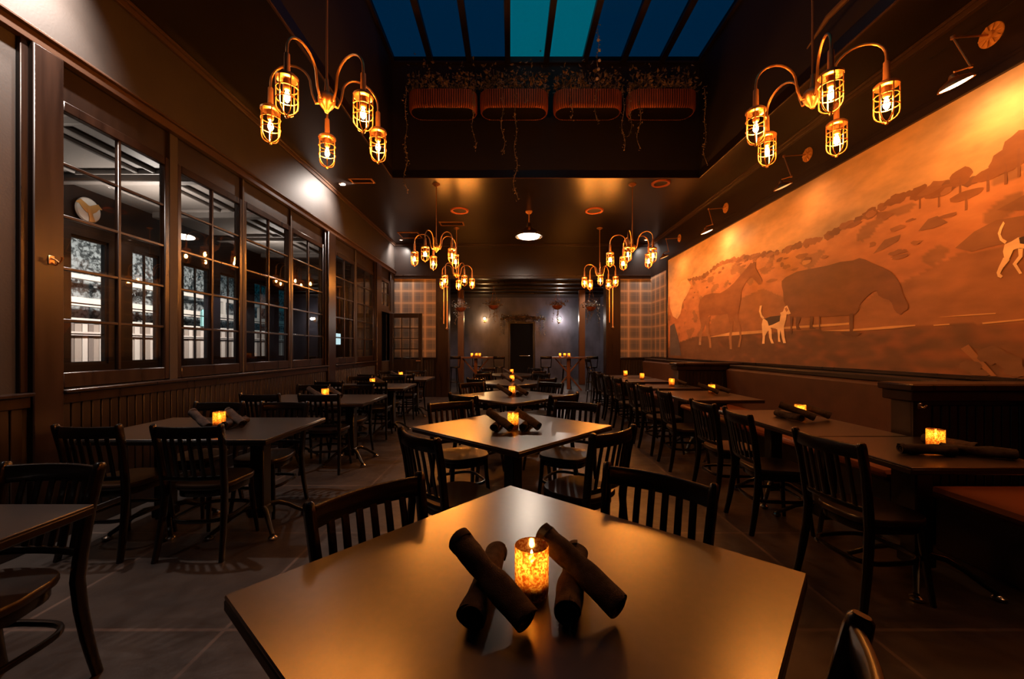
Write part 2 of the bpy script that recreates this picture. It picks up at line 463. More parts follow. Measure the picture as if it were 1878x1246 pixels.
# trim band, cornice, sills
mb = MB()
mb.box(XL-.02, XL+.035, YF, YE, 3.385, 3.46, .004); mb.box(XL-.02, XL+.06, YF, YE, 3.46, 3.482, .005)
S(mb, 'trim_2', M['mould'])
mb = MB()
mb.box(XL, XL+.03, YF, YE, ZC-.075, ZC, .004); mb.box(XL+.03, XL+.055, YF, YE, ZC-.03, ZC, .004)
S(mb, 'trim_3', M['mould'])
mb = MB()
for a, b_ in ((YF, 2.68), (2.865, 7.03), (7.33, 9.58)):
    mb.box(XL-.02, XL+.065, a, b_, 1.030, 1.056, .006); mb.box(XL-.01, XL+.03, a, b_, .955, 1.030, .004)
S(mb, 'trim_4', M['wood'])
# columns
for k, (a, b_) in enumerate(((2.68, 2.865), (7.03, 7.33), (9.58, 9.94))):
    mb = MB(); mb.box(XL-.02, XL+.045, a, b_, 0, 3.384, .006)
    mb.box(XL-.02, XL+.010, a-.045, a, 1.056, 3.384, .004)
    S(mb, 'trim_%d' % (5+k), M['wood'])
# recessed panel of the nearest bay
mb = MB(); mb.box(XL-.05, XL-.035, 1.35, 2.50, 1.12, 3.12, .01)
S(mb, 'trim_8', M['woodd'])

def casement(i, y0, y1, z0=ZG0-.04, z1=3.14, nx=2, nz=5):
    st = .05; fz = .075
    mb = MB(); x0, x1 = XL-.075, XL-.022
    mb.box(x0, x1, y0, y0+st, z0, z1, .006); mb.box(x0, x1, y1-st, y1, z0, z1, .006)
    mb.box(x0, x1, y0+st, y1-st, z0, z0+fz*1.5, .006); mb.box(x0, x1, y0+st, y1-st, z1-fz, z1, .006)
    o = S(mb, 'window_%d' % i, M['wood'])
    gy0, gy1, gz0, gz1 = y0+st, y1-st, z0+fz*1.5, z1-fz
    mm = MB(); mw = .014
    for k in range(1, nx):
        yy = gy0+(gy1-gy0)*k/nx; mm.box(x0+.012, x1-.008, yy-mw, yy+mw, gz0, gz1, .004)
    for k in range(1, nz):
        zz = gz0+(gz1-gz0)*k/nz; mm.box(x0+.014, x1-.010, gy0, gy1, zz-mw*.85, zz+mw*.85, .004)
    mm.build('muntin_grid', M['wood'], o)
    MB().box(x0+.022, x0+.027, gy0, gy1, gz0, gz1).build('glass_pane', M['glass'], o)
    return o
for i, (a, b_) in enumerate(BAYS): casement(i+1, a, b_)
casement(7, 9.98, 10.82, 2.34, 3.14, 2, 2)
# the open french door of the far bay, standing out from the window wall
dr = empty('french_door', (XL+.02, 10.66, 0), 0, None, None); del_ = dr
dr.name = 'door_1'; dr['kind'] = 'structure'
mb = MB(); DW = .86
mb.box(0, .10, -.022, .022, .03, 2.27, .004); mb.box(DW-.10, DW, -.022, .022, .03, 2.27, .004)
mb.box(.10, DW-.10, -.022, .022, 2.15, 2.27, .004); mb.box(.10, DW-.10, -.022, .022, .03, 1.06, .004)
mb.build('door_frame', M['woodd'], dr)
mm = MB()
for k in (1, 2): mm.box(.10+(DW-.2)*k/3-.012, .10+(DW-.2)*k/3+.012, -.016, .016, 1.06, 2.15, .003)
for k in (1, 2, 3): mm.box(.10, DW-.10, -.015, .015, 1.06+1.09*k/4-.011, 1.06+1.09*k/4+.011, .003)
mm.build('muntin_grid', M['woodd'], dr)
MB().box(.10, DW-.10, -.003, .003, 1.06, 2.15).build('glass_pane', M['glass'], dr)
MB().tube([(DW-.05, -.022, 1.02), (DW-.05, -.06, 1.02), (DW-.15, -.06, 1.02)], .009).build('door_handle', M['brassd'], dr)
# wall behind opened doorway (dark jambs)
mb = MB(); mb.box(XL-.1, XL+.01, 9.94, 9.98, 0, 3.38, .003); mb.box(XL-.1, XL+.01, 10.82, 10.86, 0, 3.38, .003); mb.box(XL-.1, XL+.005, 9.98, 10.82, 2.27, 2.34, .003)
S(mb, 'trim_9', M['woodd'])

# ------------------------------------------------------------------ hallway and patio seen through the windows
HX = -6.0
S(MB().box(HX-.1, XL-.12, YF, 15, 3.6, 3.7), 'ceiling_hallway', M['greyceil'])
mb = MB()
y = 2.4
while y < 13:
    for (a, b_, c, d) in ((XL-.5, HX+.5, y+.12, y+.16), (XL-.5, HX+.5, y+1.24, y+1.28)):
        mb.box(b_, a, c, d, 3.545, 3.60, .01)
    for x in (HX+.5, HX+1.28, XL-.55-.75, XL-.5-.04):
        mb.box(x, x+.04, y+.16, y+1.24, 3.548, 3.60, .01)
    mb.box(HX+.1, XL-.14, y-.09, y+.03, 3.50, 3.60, .01)
    y += 1.45
S(mb, 'trim_10', M['greyceil'])
OP = [(1.9, 2.8), (3.3, 4.3), (5.53, 6.05), (6.43, 6.93), (7.44, 8.08), (8.38, 8.95), (9.50, 10.1), (10.5, 11.2)]
mb = MB(); p = YF
for a, b_ in OP: mb.box(HX-.12, HX, p, a, 0, 3.6); p = b_
mb.box(HX-.12, HX, p, 15, 0, 3.6)
for a, b_ in OP: mb.box(HX-.12, HX, a, b_, 0, 1.12); mb.box(HX-.12, HX, a, b_, 2.92, 3.6)
S(mb, 'wall_hallway', M['woodd'])
for i, (a, b_) in enumerate(OP):
    mb = MB()
    mb.box(HX-.07, HX-.03, a, a+.03, 1.12, 2.92); mb.box(HX-.07, HX-.03, b_-.03, b_, 1.12, 2.92)
    mb.box(HX-.07, HX-.03, a+.03, b_-.03, 1.12, 1.16); mb.box(HX-.07, HX-.03, a+.03, b_-.03, 2.88, 2.92)
    if i != 2: mb.box(HX-.06, HX-.035, (a+b_)/2-.014, (a+b_)/2+.014, 1.16, 2.88)
    for z in (1.55, 1.98, 2.42): mb.box(HX-.058, HX-.037, a+.03, b_-.03, z-.008, z+.008)
    S(mb, 'window_%d' % (9+i), M['black'])
S(MB().box(HX-.12, XL-.12, 15, 15.1, 0, 3.6), 'wall_hallway_end', M['woodd'])
S(MB().box(HX-.12, XL-.12, YF-.1, YF, 0, 3.6), 'wall_hallway_front', M['woodd'])
# emblem plaque on the hallway wall
pq = empty('wall_plaque', (HX+.035, 5.72, 3.30), 0, 'round pale plaque with a gold bird emblem seen through the first window', 'plaque')
RY = Matrix.Rotation(radians(90), 4, 'Y')
MB().lathe([(0, -.015), (.17, -.015), (.175, 0), (.16, .014), (0, .014)], 28, M=RY).build('plaque_disc', M['white'], pq)
mb = MB()
for sgn in (-1, 1):
    pts = [(.02, sgn*.01, -.02), (.02, sgn*.05, .03), (.02, sgn*.10, .07), (.02, sgn*.14, .05)]
    mb.sweep(pts, rr(.07, .010, .003), up=(1, 0, 0), scale=[.7, 1.1, .8, .15])
mb.sweep([(.02, 0, .05), (.022, 0, 0), (.02, .02, -.07), (.02, .03, -.12)], rr(.05, .012, .004), up=(1, 0, 0), scale=[.5, 1, .9, 1.4])
be = mb.build('bird_emblem', M['gold'], pq); be.scale = (1, 1.25, 1.25)
tag(MB().box(HX, HX+.03, 13.9, 14.25, 1.48, 1.86, .006).build('wall_display', M['screen']), 'small glowing pale blue screen seen through the fifth window', 'screen')
# fence
for_f = empty('slat_fence', (-8.6, 8.5, 0), 0, 'weathered vertical board fence lit outside beyond the hallway windows', 'fence')
mb = MB(); y = -6.0; mats = []
i = 0
while y < 9.0:
    wd = random.uniform(.10, .15)
    mb.box(-.02+random.uniform(0, .012), .02+random.uniform(0, .012), y, y+wd-.012, 0, 1.84, .003, mi=i % 3); y += wd; i += 1
f1 = mat('grey_board', (.30, .24, .20), .85); f2 = mat('pale_board', (.52, .45, .40), .85); f3 = mat('dark_board', (.17, .13, .11), .85)
mb.build('fence_boards', [f1, f2, f3], for_f)
MB().box(-.05, .06, -6, 9, 1.86, 1.95, .005).build('fence_cap', M['trimwhite'], for_f)
MB().box(.04, .09, -6, 9, 1.60, 1.68, .005).build('fence_rail', f2, for_f)
bm_ = empty('pergola_beam', (-8.9, 8.5, 0), 0, 'pale double pergola beam running above the board fence', 'beam')
MB().box(-.06, .06, -6, 9, 2.22, 2.40, .005).build('lower_beam', M['trimwhite'], bm_)
MB().box(-.05, .05, -6, 9, 2.78, 2.88, .005).build('upper_beam', M['trimwhite'], bm_)
mb = MB()
for y in (-5, -3.2, -1.4, .4, 2.2, 4, 5.8, 7.6): mb.box(-.05, .05, y, y+.1, 2.40, 2.78, .004)
mb.build('beam_braces', M['trimwhite'], bm_)
mb = MB(); y = -6
hd = MB()
for k in range(900):
    y = random.uniform(-6, 9); z = random.uniform(1.2, 4.2); x = random.uniform(-.25, .1)
    a = random.uniform(0, 6.28); s_ = random.uniform(.05, .12)
    hd.add([(x, y, z), (x+.05, y+s_*cos(a), z+s_*sin(a)), (x+.02, y+1.3*s_*cos(a+.4), z+1.3*s_*sin(a+.4)), (x, y+s_*cos(a+.8), z+s_*sin(a+.8))], [(0, 1, 2, 3)])
hd.box(-.5, -.25, -6, 9, 0, 4.2)
h_ = hd.build('clipped_hedge', M['shingle'], None, (-9.2, 8.5, 0)); tag(h_, 'tall grey leafy hedge behind the board fence outside', 'hedge')
# a few lit lanterns outside
lp = mat('teal_paint', (.35, .75, .75), .5)
for i, y in enumerate((7.6, 11.2, 14.4)):
    o = MB().box(-.04, .04, -.06, .06, 0, .42, .01).lathe([(.05, .42), (.02, .47), (0, .47)], 8).build('fence_post_lantern', lp, None, (-8.5, y, 1.951))
    tag(o, 'pale teal upright lantern on the fence cap, ' + ('nearest of three', 'middle of three', 'farthest of three')[i], 'lantern', 'lanterns on the fence')

# brass hooks on the columns
def hook(x, y, z, label):
    o = empty('coat_hook', (x, y, z), 0, label, 'hook')
    MB().box(0, .008, -.018, .018, -.03, .03, .003).build('hook_plate', M['brass'], o)
    MB().tube([(.006, 0, .012), (.035, 0, .0), (.06, 0, -.02), (.075, 0, 0), (.078, 0, .02)], .006, radii=[.007, .006, .006, .006, .009]).build('hook_arm', M['brass'], o)
    MB().tube([(.006, 0, -.018), (.03, 0, -.035), (.045, 0, -.03), (.05, 0, -.015)], .005).build('hook_arm', M['brass'], o)
hook(XL+.045, 2.78, 1.955, 'brass coat hook on the nearest column beside the windows')

# ------------------------------------------------------------------ right wall
mb = MB()
mb.box(XR, XR+.1, YF, YE+.2, 0, 1.12); mb.box(XR, XR+.1, YF, YE+.2, 1.12, ZC)
mb.box(XR-.015, XR, YF, 10.02, 3.60, ZC-.07, mi=1)
mb.box(XR-.012, XR, 10.06, YE, 1.12, 3.30, mi=2)
mb.box(XR-.01, XR, 10.02, YE, 3.30, ZC-.07, mi=0)
S(mb, 'wall_right', [M['woodd'], M['band'], M['plaidy']])
mb = MB()
mb.box(XR-.06, XR, YF, YE, ZC-.07, ZC, .004); mb.box(XR-.085, XR-.06, YF, YE, ZC-.028, ZC, .004)
S(mb, 'trim_11', M['mould'])
mb = MB()
mb.box(XR-.045, XR, YF, 10.02, 3.515, 3.60, .005); mb.box(XR-.03, XR, YF, 10.02, 3.60, 3.64, .005)
for (y0, y1, z) in ((3.0, 3.75, 4.03), (5.1, 5.47, 3.70), (7.0, 7.35, 3.70)): mb.box(XR-.022, XR-.012, y0, y1, z-.006, z+.006, .002)
S(mb, 'trim_12', M['band'])
mb = MB()
mb.box(XR-.03, XR, YF, 10.02, 1.085, 1.12, .004); mb.box(XR-.03, XR, 9.98, 10.06, 1.12, 3.52, .006)
mb.box(XR-.035, XR, 10.06, YE, 1.07, 1.115, .004)
S(mb, 'trim_13', M['wood'])

# mural
def mpt(px, py): # photograph trace -> point on the mural wall (metres)
    return (2896.1/(px-936), H+(639-py)/(px-936)*3.9)
import bisect
RIDGE = [(1215, 548), (1240, 540), (1262, 515), (1290, 510), (1320, 486), (1345, 478), (1375, 474), (1400, 468), (1440, 462), (1470, 450), (1510, 440), (1560, 412), (1600, 392), (1640, 370), (1680, 352), (1720, 345), (1770, 340), (1800, 328), (1830, 308), (1880, 283), (1960, 245), (2100, 175)]
GROUND = [(1215, 640), (1290, 612), (1330, 560), (1400, 530), (1480, 560), (1600, 545), (1660, 517), (1700, 496), (1760, 466), (1810, 458), (1880, 445), (2000, 420), (2200, 380)]
FORE = [(1215, 645), (1260, 618), (1400, 612), (1500, 606), (1700, 598), (1880, 590), (2200, 575)]
def curve(pts):
    q = sorted(mpt(*p) for p in pts); ys_ = [a for a, _ in q]
    def f(y):
        i = bisect.bisect(ys_, y)
        if i <= 0: return q[0][1]
        if i >= len(q): return q[-1][1]
        (a, za), (b2, zb) = q[i-1], q[i]; t = (y-a)/(b2-a); return za+(zb-za)*t
    return f
fr_, fg_, ff_ = curve(RIDGE), curve(GROUND), curve(FORE)
def lerp(a, b, t): t = max(0, min(1, t)); return tuple(a[i]+(b[i]-a[i])*t for i in range(3))
from mathutils import noise as mn
SKYA, SKYB, SKYC = (.78, .52, .28), (.64, .39, .17), (.36, .29, .20)
HILLA, HILLB = (.62, .30, .13), (.48, .20, .085)
GR1, GR2 = (.24, .11, .050), (.155, .078, .042)
def mcol(y, z):
    r, g, f = fr_(y), fg_(y), ff_(y)
    nv = mn.noise(Vector((y*1.3, z*2.6, 0)))*.5+.5
    n3 = mn.noise(Vector((y*5, z*12, 3)))
    if z > r:
        c = lerp(SKYA, SKYB, nv*1.3-.15)
        cl = mn.noise(Vector((y*.8+z*1.1, z*1.5-y*.35, 9)))
        return lerp(c, SKYC, max(0, cl)*1.1)
    if z > g:
        c = lerp(HILLA, HILLB, (r-z)/.5 + n3*.35)
        if mn.noise(Vector((y*3.0+z*2, z*5, 5))) > .28: c = lerp(c, (.26, .13, .06), .7)
        return c
    if z > f:
        return lerp(lerp(GR1, (.34, .155, .065), nv), HILLB, .25*(1+n3))
    return lerp(GR2, lerp((.30, .12, .05), (.40, .13, .05), nv), max(0, n3*.8+.25 + (3.4-y)*.12))
mb = MB(); cols = []
Y0, Y1, Z0, Z1 = -1.0, 10.0, 1.12, 3.515
ny, nzz = 380, 110
XM = XR-.012
vs = []
for i in range(ny+1):
    y = Y0+(Y1-Y0)*i/ny
    for j in range(nzz+1):
        z = Z0+(Z1-Z0)*j/nzz
        vs.append((XM, y, z)); cols.append(mcol(y, z))
fs = [(i*(nzz+1)+j, i*(nzz+1)+j+1, (i+1)*(nzz+1)+j+1, (i+1)*(nzz+1)+j) for i in range(ny) for j in range(nzz)]
mb.add(vs, fs)
lay = [0]
def blob(pts, col, px=True, col2=None):
    lay[0] += 1
    x = XM-.0005-.00003*lay[0]
    q = [mpt(*p) for p in pts] if px else pts
    q = [(y, max(Z0+.005, min(Z1-.005, z))) for y, z in q]
    # make winding face the room (-X)
    ar = sum(q[i][0]*q[(i+1) % len(q)][1]-q[(i+1) % len(q)][0]*q[i][1] for i in range(len(q)))
    if ar > 0: q = q[::-1]
    mb.add([(x, y, z) for y, z in q], [tuple(range(len(q)))])
    zs = [z for _, z in q]; a, b2 = min(zs), max(zs)
    for y, z in q: cols.append(lerp(col2 or col, col, (z-a)/(b2-a+1e-6)))
def zc(pts, ox, oy, s): return [(ox+a/s, oy+b/s) for a, b in pts]
random.seed(3)
def bush(cy, cz, ry, rz, col, n=14, jag=.25):
    q = []
    for k in range(n):
        a = 2*pi*k/n; j = 1+random.uniform(-jag, jag)
        q.append((cy+ry*j*cos(a), cz+rz*j*sin(a)))
    blob(q, col, False)
# distant trees along the ridge
y = 9.4
while y > .2:
    z = fr_(y)
    s_ = random.uniform(.035, .07)
    bush(y, z+.01, s_*1.5, s_*.8, random.choice([(.30, .13, .05), (.36, .16, .07), (.24, .11, .05)]))
    y -= random.uniform(.07, .17)
for (px, py, ry, rz) in ((1764, 325, .09, .075), (1848, 294, .11, .10), (1872, 272, .12, .13), (1725, 352, .12, .05), (1690, 356, .1, .05), (1775, 358, .13, .04), (1815, 320, .12, .05)):
    yy, zz = mpt(px, py); bush(yy, zz, ry, rz, (.30, .125, .045), 16, .12)
    blob([(yy-.008, zz), (yy+.008, zz), (yy+.01, zz-rz-.09), (yy-.01, zz-rz-.09)], (.28, .12, .05), False)
# shrubs on the slope
for pts in ([(1687, 424), (1705, 402), (1722, 396), (1742, 408), (1715, 419)], [(1604, 466), (1625, 440), (1655, 430), (1650, 442), (1622, 458)],
            [(1755, 455), (1790, 425), (1830, 404), (1885, 395), (1885, 440), (1830, 450), (1785, 462)], [(1830, 386), (1860, 370), (1885, 356), (1885, 386)]):
    blob(pts, (.28, .13, .06))
for k in range(70):
    yy = random.uniform(3.6, 9.2); zr = fr_(yy); zg = fg_(yy)
    t = random.random()**1.6; zz = zr-(zr-zg)*t*.8
    bush(yy, zz, random.uniform(.03, .13), random.uniform(.012, .035), random.choice([(.34, .15, .06), (.42, .19, .08), (.28, .12, .055)]), 10, .3)
# pale shapes on the mural's far end
blob(zc([(40, 600), (60, 560), (100, 570), (120, 530), (160, 510), (190, 560), (170, 610), (130, 680), (115, 760), (90, 800), (60, 780), (40, 720)], 1220, 380, 3.893), (.80, .50, .26))
blob(zc([(40, 850), (70, 830), (100, 940), (120, 1060), (40, 1060)], 1220, 380, 3.893), (.12, .10, .10))
# river streaks
for pts in ([(1300, 619), (1340, 610), (1400, 606), (1402, 611), (1340, 616)], [(1510, 607), (1580, 603), (1640, 598), (1682, 596), (1682, 598), (1640, 603), (1560, 608)],
            [(1722, 582), (1780, 577), (1830, 574), (1830, 576), (1770, 580)], [(1715, 596), (1745, 594), (1745, 596), (1716, 598)], [(1805, 592), (1890, 584), (1890, 587), (1806, 595)], [(1438, 600), (1560, 592), (1560, 596), (1440, 604)]):
    blob(pts, (.66, .40, .18))
# horse standing
HB = (.27, .105, .042)
blob(zc([(690, 552), (702, 522), (672, 470), (652, 430), (655, 395), (640, 385), (632, 402), (618, 398), (602, 420), (550, 480), (500, 540), (450, 585), (400, 615), (340, 615), (290, 630), (255, 660), (243, 710), (250, 780), (262, 840), (300, 800), (318, 775), (400, 772), (450, 762), (480, 800), (520, 790), (535, 720), (545, 680), (550, 640), (550, 600), (570, 560), (600, 510), (630, 505), (655, 530), (675, 555)], 1220, 380, 3.893), HB)
for leg in ([(250, 780), (262, 850), (248, 905), (247, 960), (262, 965), (268, 905), (288, 850), (305, 795)],
            [(285, 800), (298, 850), (300, 895), (318, 950), (322, 1005), (336, 1005), (332, 940), (316, 890), (322, 820), (335, 775)],
            [(450, 760), (465, 820), (470, 870), (462, 935), (468, 1015), (484, 1015), (480, 930), (488, 870), (495, 790)],
            [(490, 790), (512, 830), (532, 860), (540, 930), (525, 1000), (540, 1000), (553, 930), (547, 860), (528, 800), (520, 760)]):
    blob(zc(leg, 1220, 380, 3.893), HB, col2=(.40, .22, .11))
blob(zc([(248, 960), (262, 965), (262, 985), (246, 985)], 1220, 380, 3.893), (.5, .32, .2))
# grazing draught horse
BH = (.185, .075, .033)
blob(zc([(90, 430), (130, 390), (250, 330), (400, 300), (560, 270), (700, 230), (830, 215), (900, 190), (960, 205), (1050, 250), (1150, 290), (1240, 340), (1300, 410), (1330, 480), (1350, 560), (1380, 620), (1412, 680), (1400, 730), (1365, 745), (1330, 780), (1290, 760), (1260, 720), (1240, 660), (1210, 625), (1150, 610), (1100, 580), (1080, 530), (1040, 540), (980, 590), (930, 640), (890, 690), (900, 730), (860, 765), (790, 785), (500, 800), (240, 812), (180, 802), (150, 720), (110, 640), (105, 540), (90, 480)], 1420, 440, 5.664), BH, col2=(.23, .092, .038))
for leg in ([(795, 770), (800, 965), (832, 965), (835, 760)], [(478, 790), (478, 932), (490, 932), (492, 790)], [(385, 795), (380, 930), (450, 928), (412, 900), (420, 795)],
            [(245, 800), (235, 870), (245, 935), (290, 935), (262, 880), (292, 800)], [(178, 795), (183, 975), (196, 975), (205, 795)]):
    blob(zc(leg, 1420, 440, 5.664), (.15, .065, .035))
blob(zc([(700, 965), (815, 950), (920, 970), (880, 1000), (760, 1000)], 1420, 440, 5.664), (.14, .065, .035))
blob(zc([(300, 240), (330, 190), (390, 185), (400, 215), (385, 240), (340, 260), (310, 262)], 1420, 440, 5.664), (.60, .32, .14))
blob(zc([(310, 215), (340, 180), (395, 180), (398, 205), (350, 212)], 1420, 440, 5.664), (.22, .09, .04))
# spotted hounds
DG = (.95, .70, .42)
blob(zc([(705, 800), (740, 792), (800, 785), (835, 775), (830, 755), (850, 745), (862, 712), (880, 702), (892, 730), (905, 760), (890, 766), (876, 765), (872, 800), (862, 835), (852, 868), (820, 880), (795, 868), (765, 862), (748, 880), (725, 900), (700, 880), (698, 835)], 1220, 380, 3.893), DG)
for leg in ([(700, 870), (704, 925), (700, 976), (718, 976), (722, 920), (742, 885)], [(745, 865), (750, 930), (766, 974), (786, 974), (770, 938), (768, 870)],
            [(808, 865), (814, 925), (815, 962), (832, 964), (826, 930), (832, 870)], [(828, 860), (842, 935), (852, 972), (872, 972), (862, 930), (856, 850)],
            [(706, 800), (690, 785), (678, 745), (684, 705), (700, 702), (692, 742), (700, 772), (716, 790)]):
    blob(zc(leg, 1220, 380, 3.893), DG)
blob(zc([(716, 798), (760, 782), (832, 774), (826, 815), (775, 840), (748, 848), (738, 815)], 1220, 380, 3.893), (.055, .035, .03))
blob(zc([(862, 725), (875, 715), (888, 735), (875, 750)], 1220, 380, 3.893), (.50, .22, .08))
z8 = lambda q: zc(q, 1600, 240, 2.709)
blob(z8([(735, 530), (702, 550), (668, 565), (660, 600), (668, 642), (690, 640), (712, 592), (745, 582), (790, 590), (840, 585), (900, 545), (940, 500), (985, 490), (1010, 440), (960, 400), (905, 430), (870, 480), (810, 520)]), DG)
blob(z8([(740, 531), (800, 515), (860, 485), (890, 520), (850, 555), (780, 565), (745, 560)]), (.055, .035, .03))
for leg in ([(662, 630), (640, 675), (628, 705), (634, 725), (650, 732), (660, 722), (646, 710), (660, 682), (695, 640)], [(735, 585), (738, 622), (708, 662), (742, 712), (756, 708), (728, 662), (758, 626), (760, 585)],
            [(855, 575), (850, 640), (870, 700), (888, 700), (872, 640), (885, 565)], [(670, 562), (645, 545), (634, 510), (645, 480), (662, 450), (669, 460), (655, 490), (648, 515), (658, 535), (680, 548)]):
    blob(z8(leg), DG)
# foreground plant
blob([(1766, 640), (1780, 632), (1800, 655), (1832, 690), (1822, 692), (1790, 662)], (.34, .16, .075))
for (px, py, ry, rz) in ((1822, 652, .10, .07), (1855, 665, .09, .06), (1785, 672, .08, .05), (1870, 682, .08, .04), (1800, 685, .07, .03)):
    yy, zz = mpt(px, py); bush(yy, zz, ry, rz, (.20, .10, .055), 16, .15)
mur = mb.build('mural', M['mural'])
ca = mur.data.color_attributes.new('Col', 'FLOAT_COLOR', 'POINT')
buf = []
for c in cols: buf += [c[0], c[1], c[2], 1.0]
ca.data.foreach_set('color', buf)
tag(mur, 'long orange painted mural of horses and hounds on the right wall', 'mural')

# ------------------------------------------------------------------ end wall with the opening to the back room
OX0, OX1 = -1.72, 2.65
mb = MB()
mb.box(XL-.1, OX0, YE, YE+.25, 0, ZC); mb.box(OX1, XR+.1, YE, YE+.25, 0, ZC)
mb.box(OX0, OX1, YE, YE+.25, 3.29, ZC+.1)
mb.box(XL, OX0-.33, YE-.012, YE, 1.10, 3.26, mi=1); mb.box(OX1+.38, XR-.012, YE-.012, YE, 1.10, 3.26, mi=1)
S(mb, 'wall_back', [M['ceil'], M['plaidx']])
mb = MB()
mb.box(OX0-.33, OX0, YE-.04, YE, 0, 3.26, .006); mb.box(OX1, OX1+.38, YE-.04, YE, 0, 3.26, .006)
mb.box(OX0-.02, OX0+.02, YE-.05, YE+.28, 0, 3.288, .006); mb.box(OX1-.02, OX1+.02, YE-.05, YE+.28, 0, 3.288, .006)
mb.box(XL, XR-.04, YE-.05, YE, 3.262, 3.285, .004); mb.box(XL, XR-.04, YE-.035, YE, 3.34, 3.375, .004)
mb.box(XL, XR-.09, YE-.05, YE, ZC-.07, ZC, .004)
mb.box(XL, OX0-.33, YE-.045, YE, 1.06, 1.098, .004); mb.box(OX1+.38, XR-.04, YE-.045, YE, 1.06, 1.098, .004)
S(mb, 'trim_14', M['wood'])
mb = MB(); x = XL
while x < OX0-.4: mb.box(x, x+.062, YE-.012, YE, .02, 1.05, .004); x += .072
x = OX1+.4
while x < XR-.1: mb.box(x, x+.062, YE-.012, YE, .02, 1.05, .004); x += .072
S(mb, 'baseboard_back', M['woodd'])
# back room shell
S(MB().box(-3.3, 4.3, YE+.25, YB+.1, 3.6, 3.7), 'ceiling_back_room', M['ceil'])
mb = MB(); mb.box(-3.3, 4.3, YB, YB+.1, 0, 3.6)
S(mb, 'wall_back_room', M['slate'])
S(MB().box(-3.3, -3.2, YE+.25, YB, 0, 3.6), 'wall_back_room_left', M['slate'])
S(MB().box(4.0, 4.1, YE+.25, YB, 0, 3.6), 'wall_back_room_right', M['slate'])
mb = MB()
for i, y in enumerate((13.6, 14.5, 15.4, 16.3)): mb.box(-3.2, 4.0, y, y+.10, 3.52, 3.6, .01)
S(mb, 'trim_15', M['wood'])
mb = MB()
for x in (-1.95, 2.55): mb.box(x, x+.22, 15.0, 15.22, 0, 3.52, .008)
S(mb, 'trim_16', M['tablewood'])
dx0 = -.03
d2 = empty('door_2', (dx0+.53, YB, 0)); d2['kind'] = 'structure'
MB().box(-.50, .50, -.03, -.004, 0, 2.44, .004).build('door_leaf', mat('matt_black_door', (.003, .002, .002), .7, spec=.2), d2)
MB().box(-.60, -.50, -.06, -.004, 0, 2.54, .006).box(.50, .60, -.06, -.004, 0, 2.54, .006).box(-.50, .50, -.06, -.004, 2.44, 2.54, .006).build('door_frame', M['woodd'], d2)
MB().box(-.10, .38, -.07, -.03, 1.0, 1.03, .006).build('push_bar', M['steel'], d2)
# wall behind the camera
S(MB().box(XL-.12, XR+.1, YF-.1, YF, 0, ZC), 'wall_front', M['paint'])

# brass pull rods on the pilasters beside the opening
def hang_rod(x, z0, z1, label):
    o = empty('hanging_brass_rod', (x, YE-.09, 0), 0, label, 'brass rod')
    MB().tube([(-.045, 0, z1), (-.045, 0, z0+.1)], .012, 8).build('rod', M['brass'], o)
    MB().tube([(.045, 0, z1+.05), (.045, 0, z0)], .014, 8).build('rod', M['brass'], o)
    MB().lathe([(0, -.07), (.03, -.06), (.04, -.03), (.02, 0), (.014, .03)], 12, (.045, 0, z0)).build('knob', M['brass'], o)
    MB().box(-.08, .08, -.02, .05, z1+.01, z1+.05, .005).build('bracket', M['brassd'], o)
hang_rod(-1.78, 1.92, 3.0, 'tall pair of brass rods hanging on the left pilaster of the opening')
hang_rod(2.76, 1.95, 3.0, 'tall pair of brass rods hanging on the right pilaster of the opening')

# ------------------------------------------------------------------ chandelier
def rot2(a, x, y): return (x*cos(a)-y*sin(a), x*sin(a)+y*cos(a))
def make_cage_bulb(parent, ang, R):
    A = Matrix.Rotation(ang, 4, 'Z')
    pts = [(.035, 0, -.03), (.075, 0, -.035), (.10, 0, .03)]
    for k in range(13):
        t = pi - pi*k/12
        pts.append((R-.135+.135*cos(t), 0, .09+.13*sin(t)))
    pts += [(R, 0, .03)]
    arm = MB().tube(pts, .0085, 8, up=(0, 1, 0), M=A).build('arm', M['brass'], parent)
    x, y = rot2(ang, R, 0)
    T = Matrix.Translation((x, y, 0)) @ A
    sl = MB().lathe([(.009, .06), (.017, .05), (.019, -.06), (.022, -.075)], 12, M=T).build('sleeve', M['brassd'], arm)
    cg = MB()
    cg.lathe([(.02, -.075), (.05, -.08), (.066, -.095), (.066, -.108), (.055, -.115), (.03, -.112)], 18, M=T)
    zt, zb = -.10, -.27; r = .062
    for k in range(6):
        a = 2*pi*k/6
        q = [(r*cos(a), r*sin(a), zt), (r*cos(a), r*sin(a), zb)]
        for t in (.35, .7, 1.0, 1.3, 1.5): q.append((r*cos(t)*cos(a), r*cos(t)*sin(a), zb-.062*sin(t)))
        cg.tube(q, .0042, 5, up=(-sin(a), cos(a), 0), M=T)
    for z in (-.165, -.235):
        cg.tube([(r*cos(2*pi*k/18), r*sin(2*pi*k/18), z) for k in range(18)], .004, 5, closed=True, M=T)
    cg.lathe([(0, -.352), (.009, -.346), (.010, -.330), (.004, -.326)], 8, M=T)
    cg.build('cage', M['brass'], arm)
    MB().lathe([(.018, -.11), (.022, -.12), (.022, -.165), (.016, -.175), (0, -.175)], 12, M=T).build('socket', M['brassd'], arm)
    MB().lathe([(0.004, -.176), (.010, -.19), (.0175, -.212), (.0175, -.228), (.010, -.246), (0, -.254)], 12, M=T).build('bulb', M['bulb'], arm)
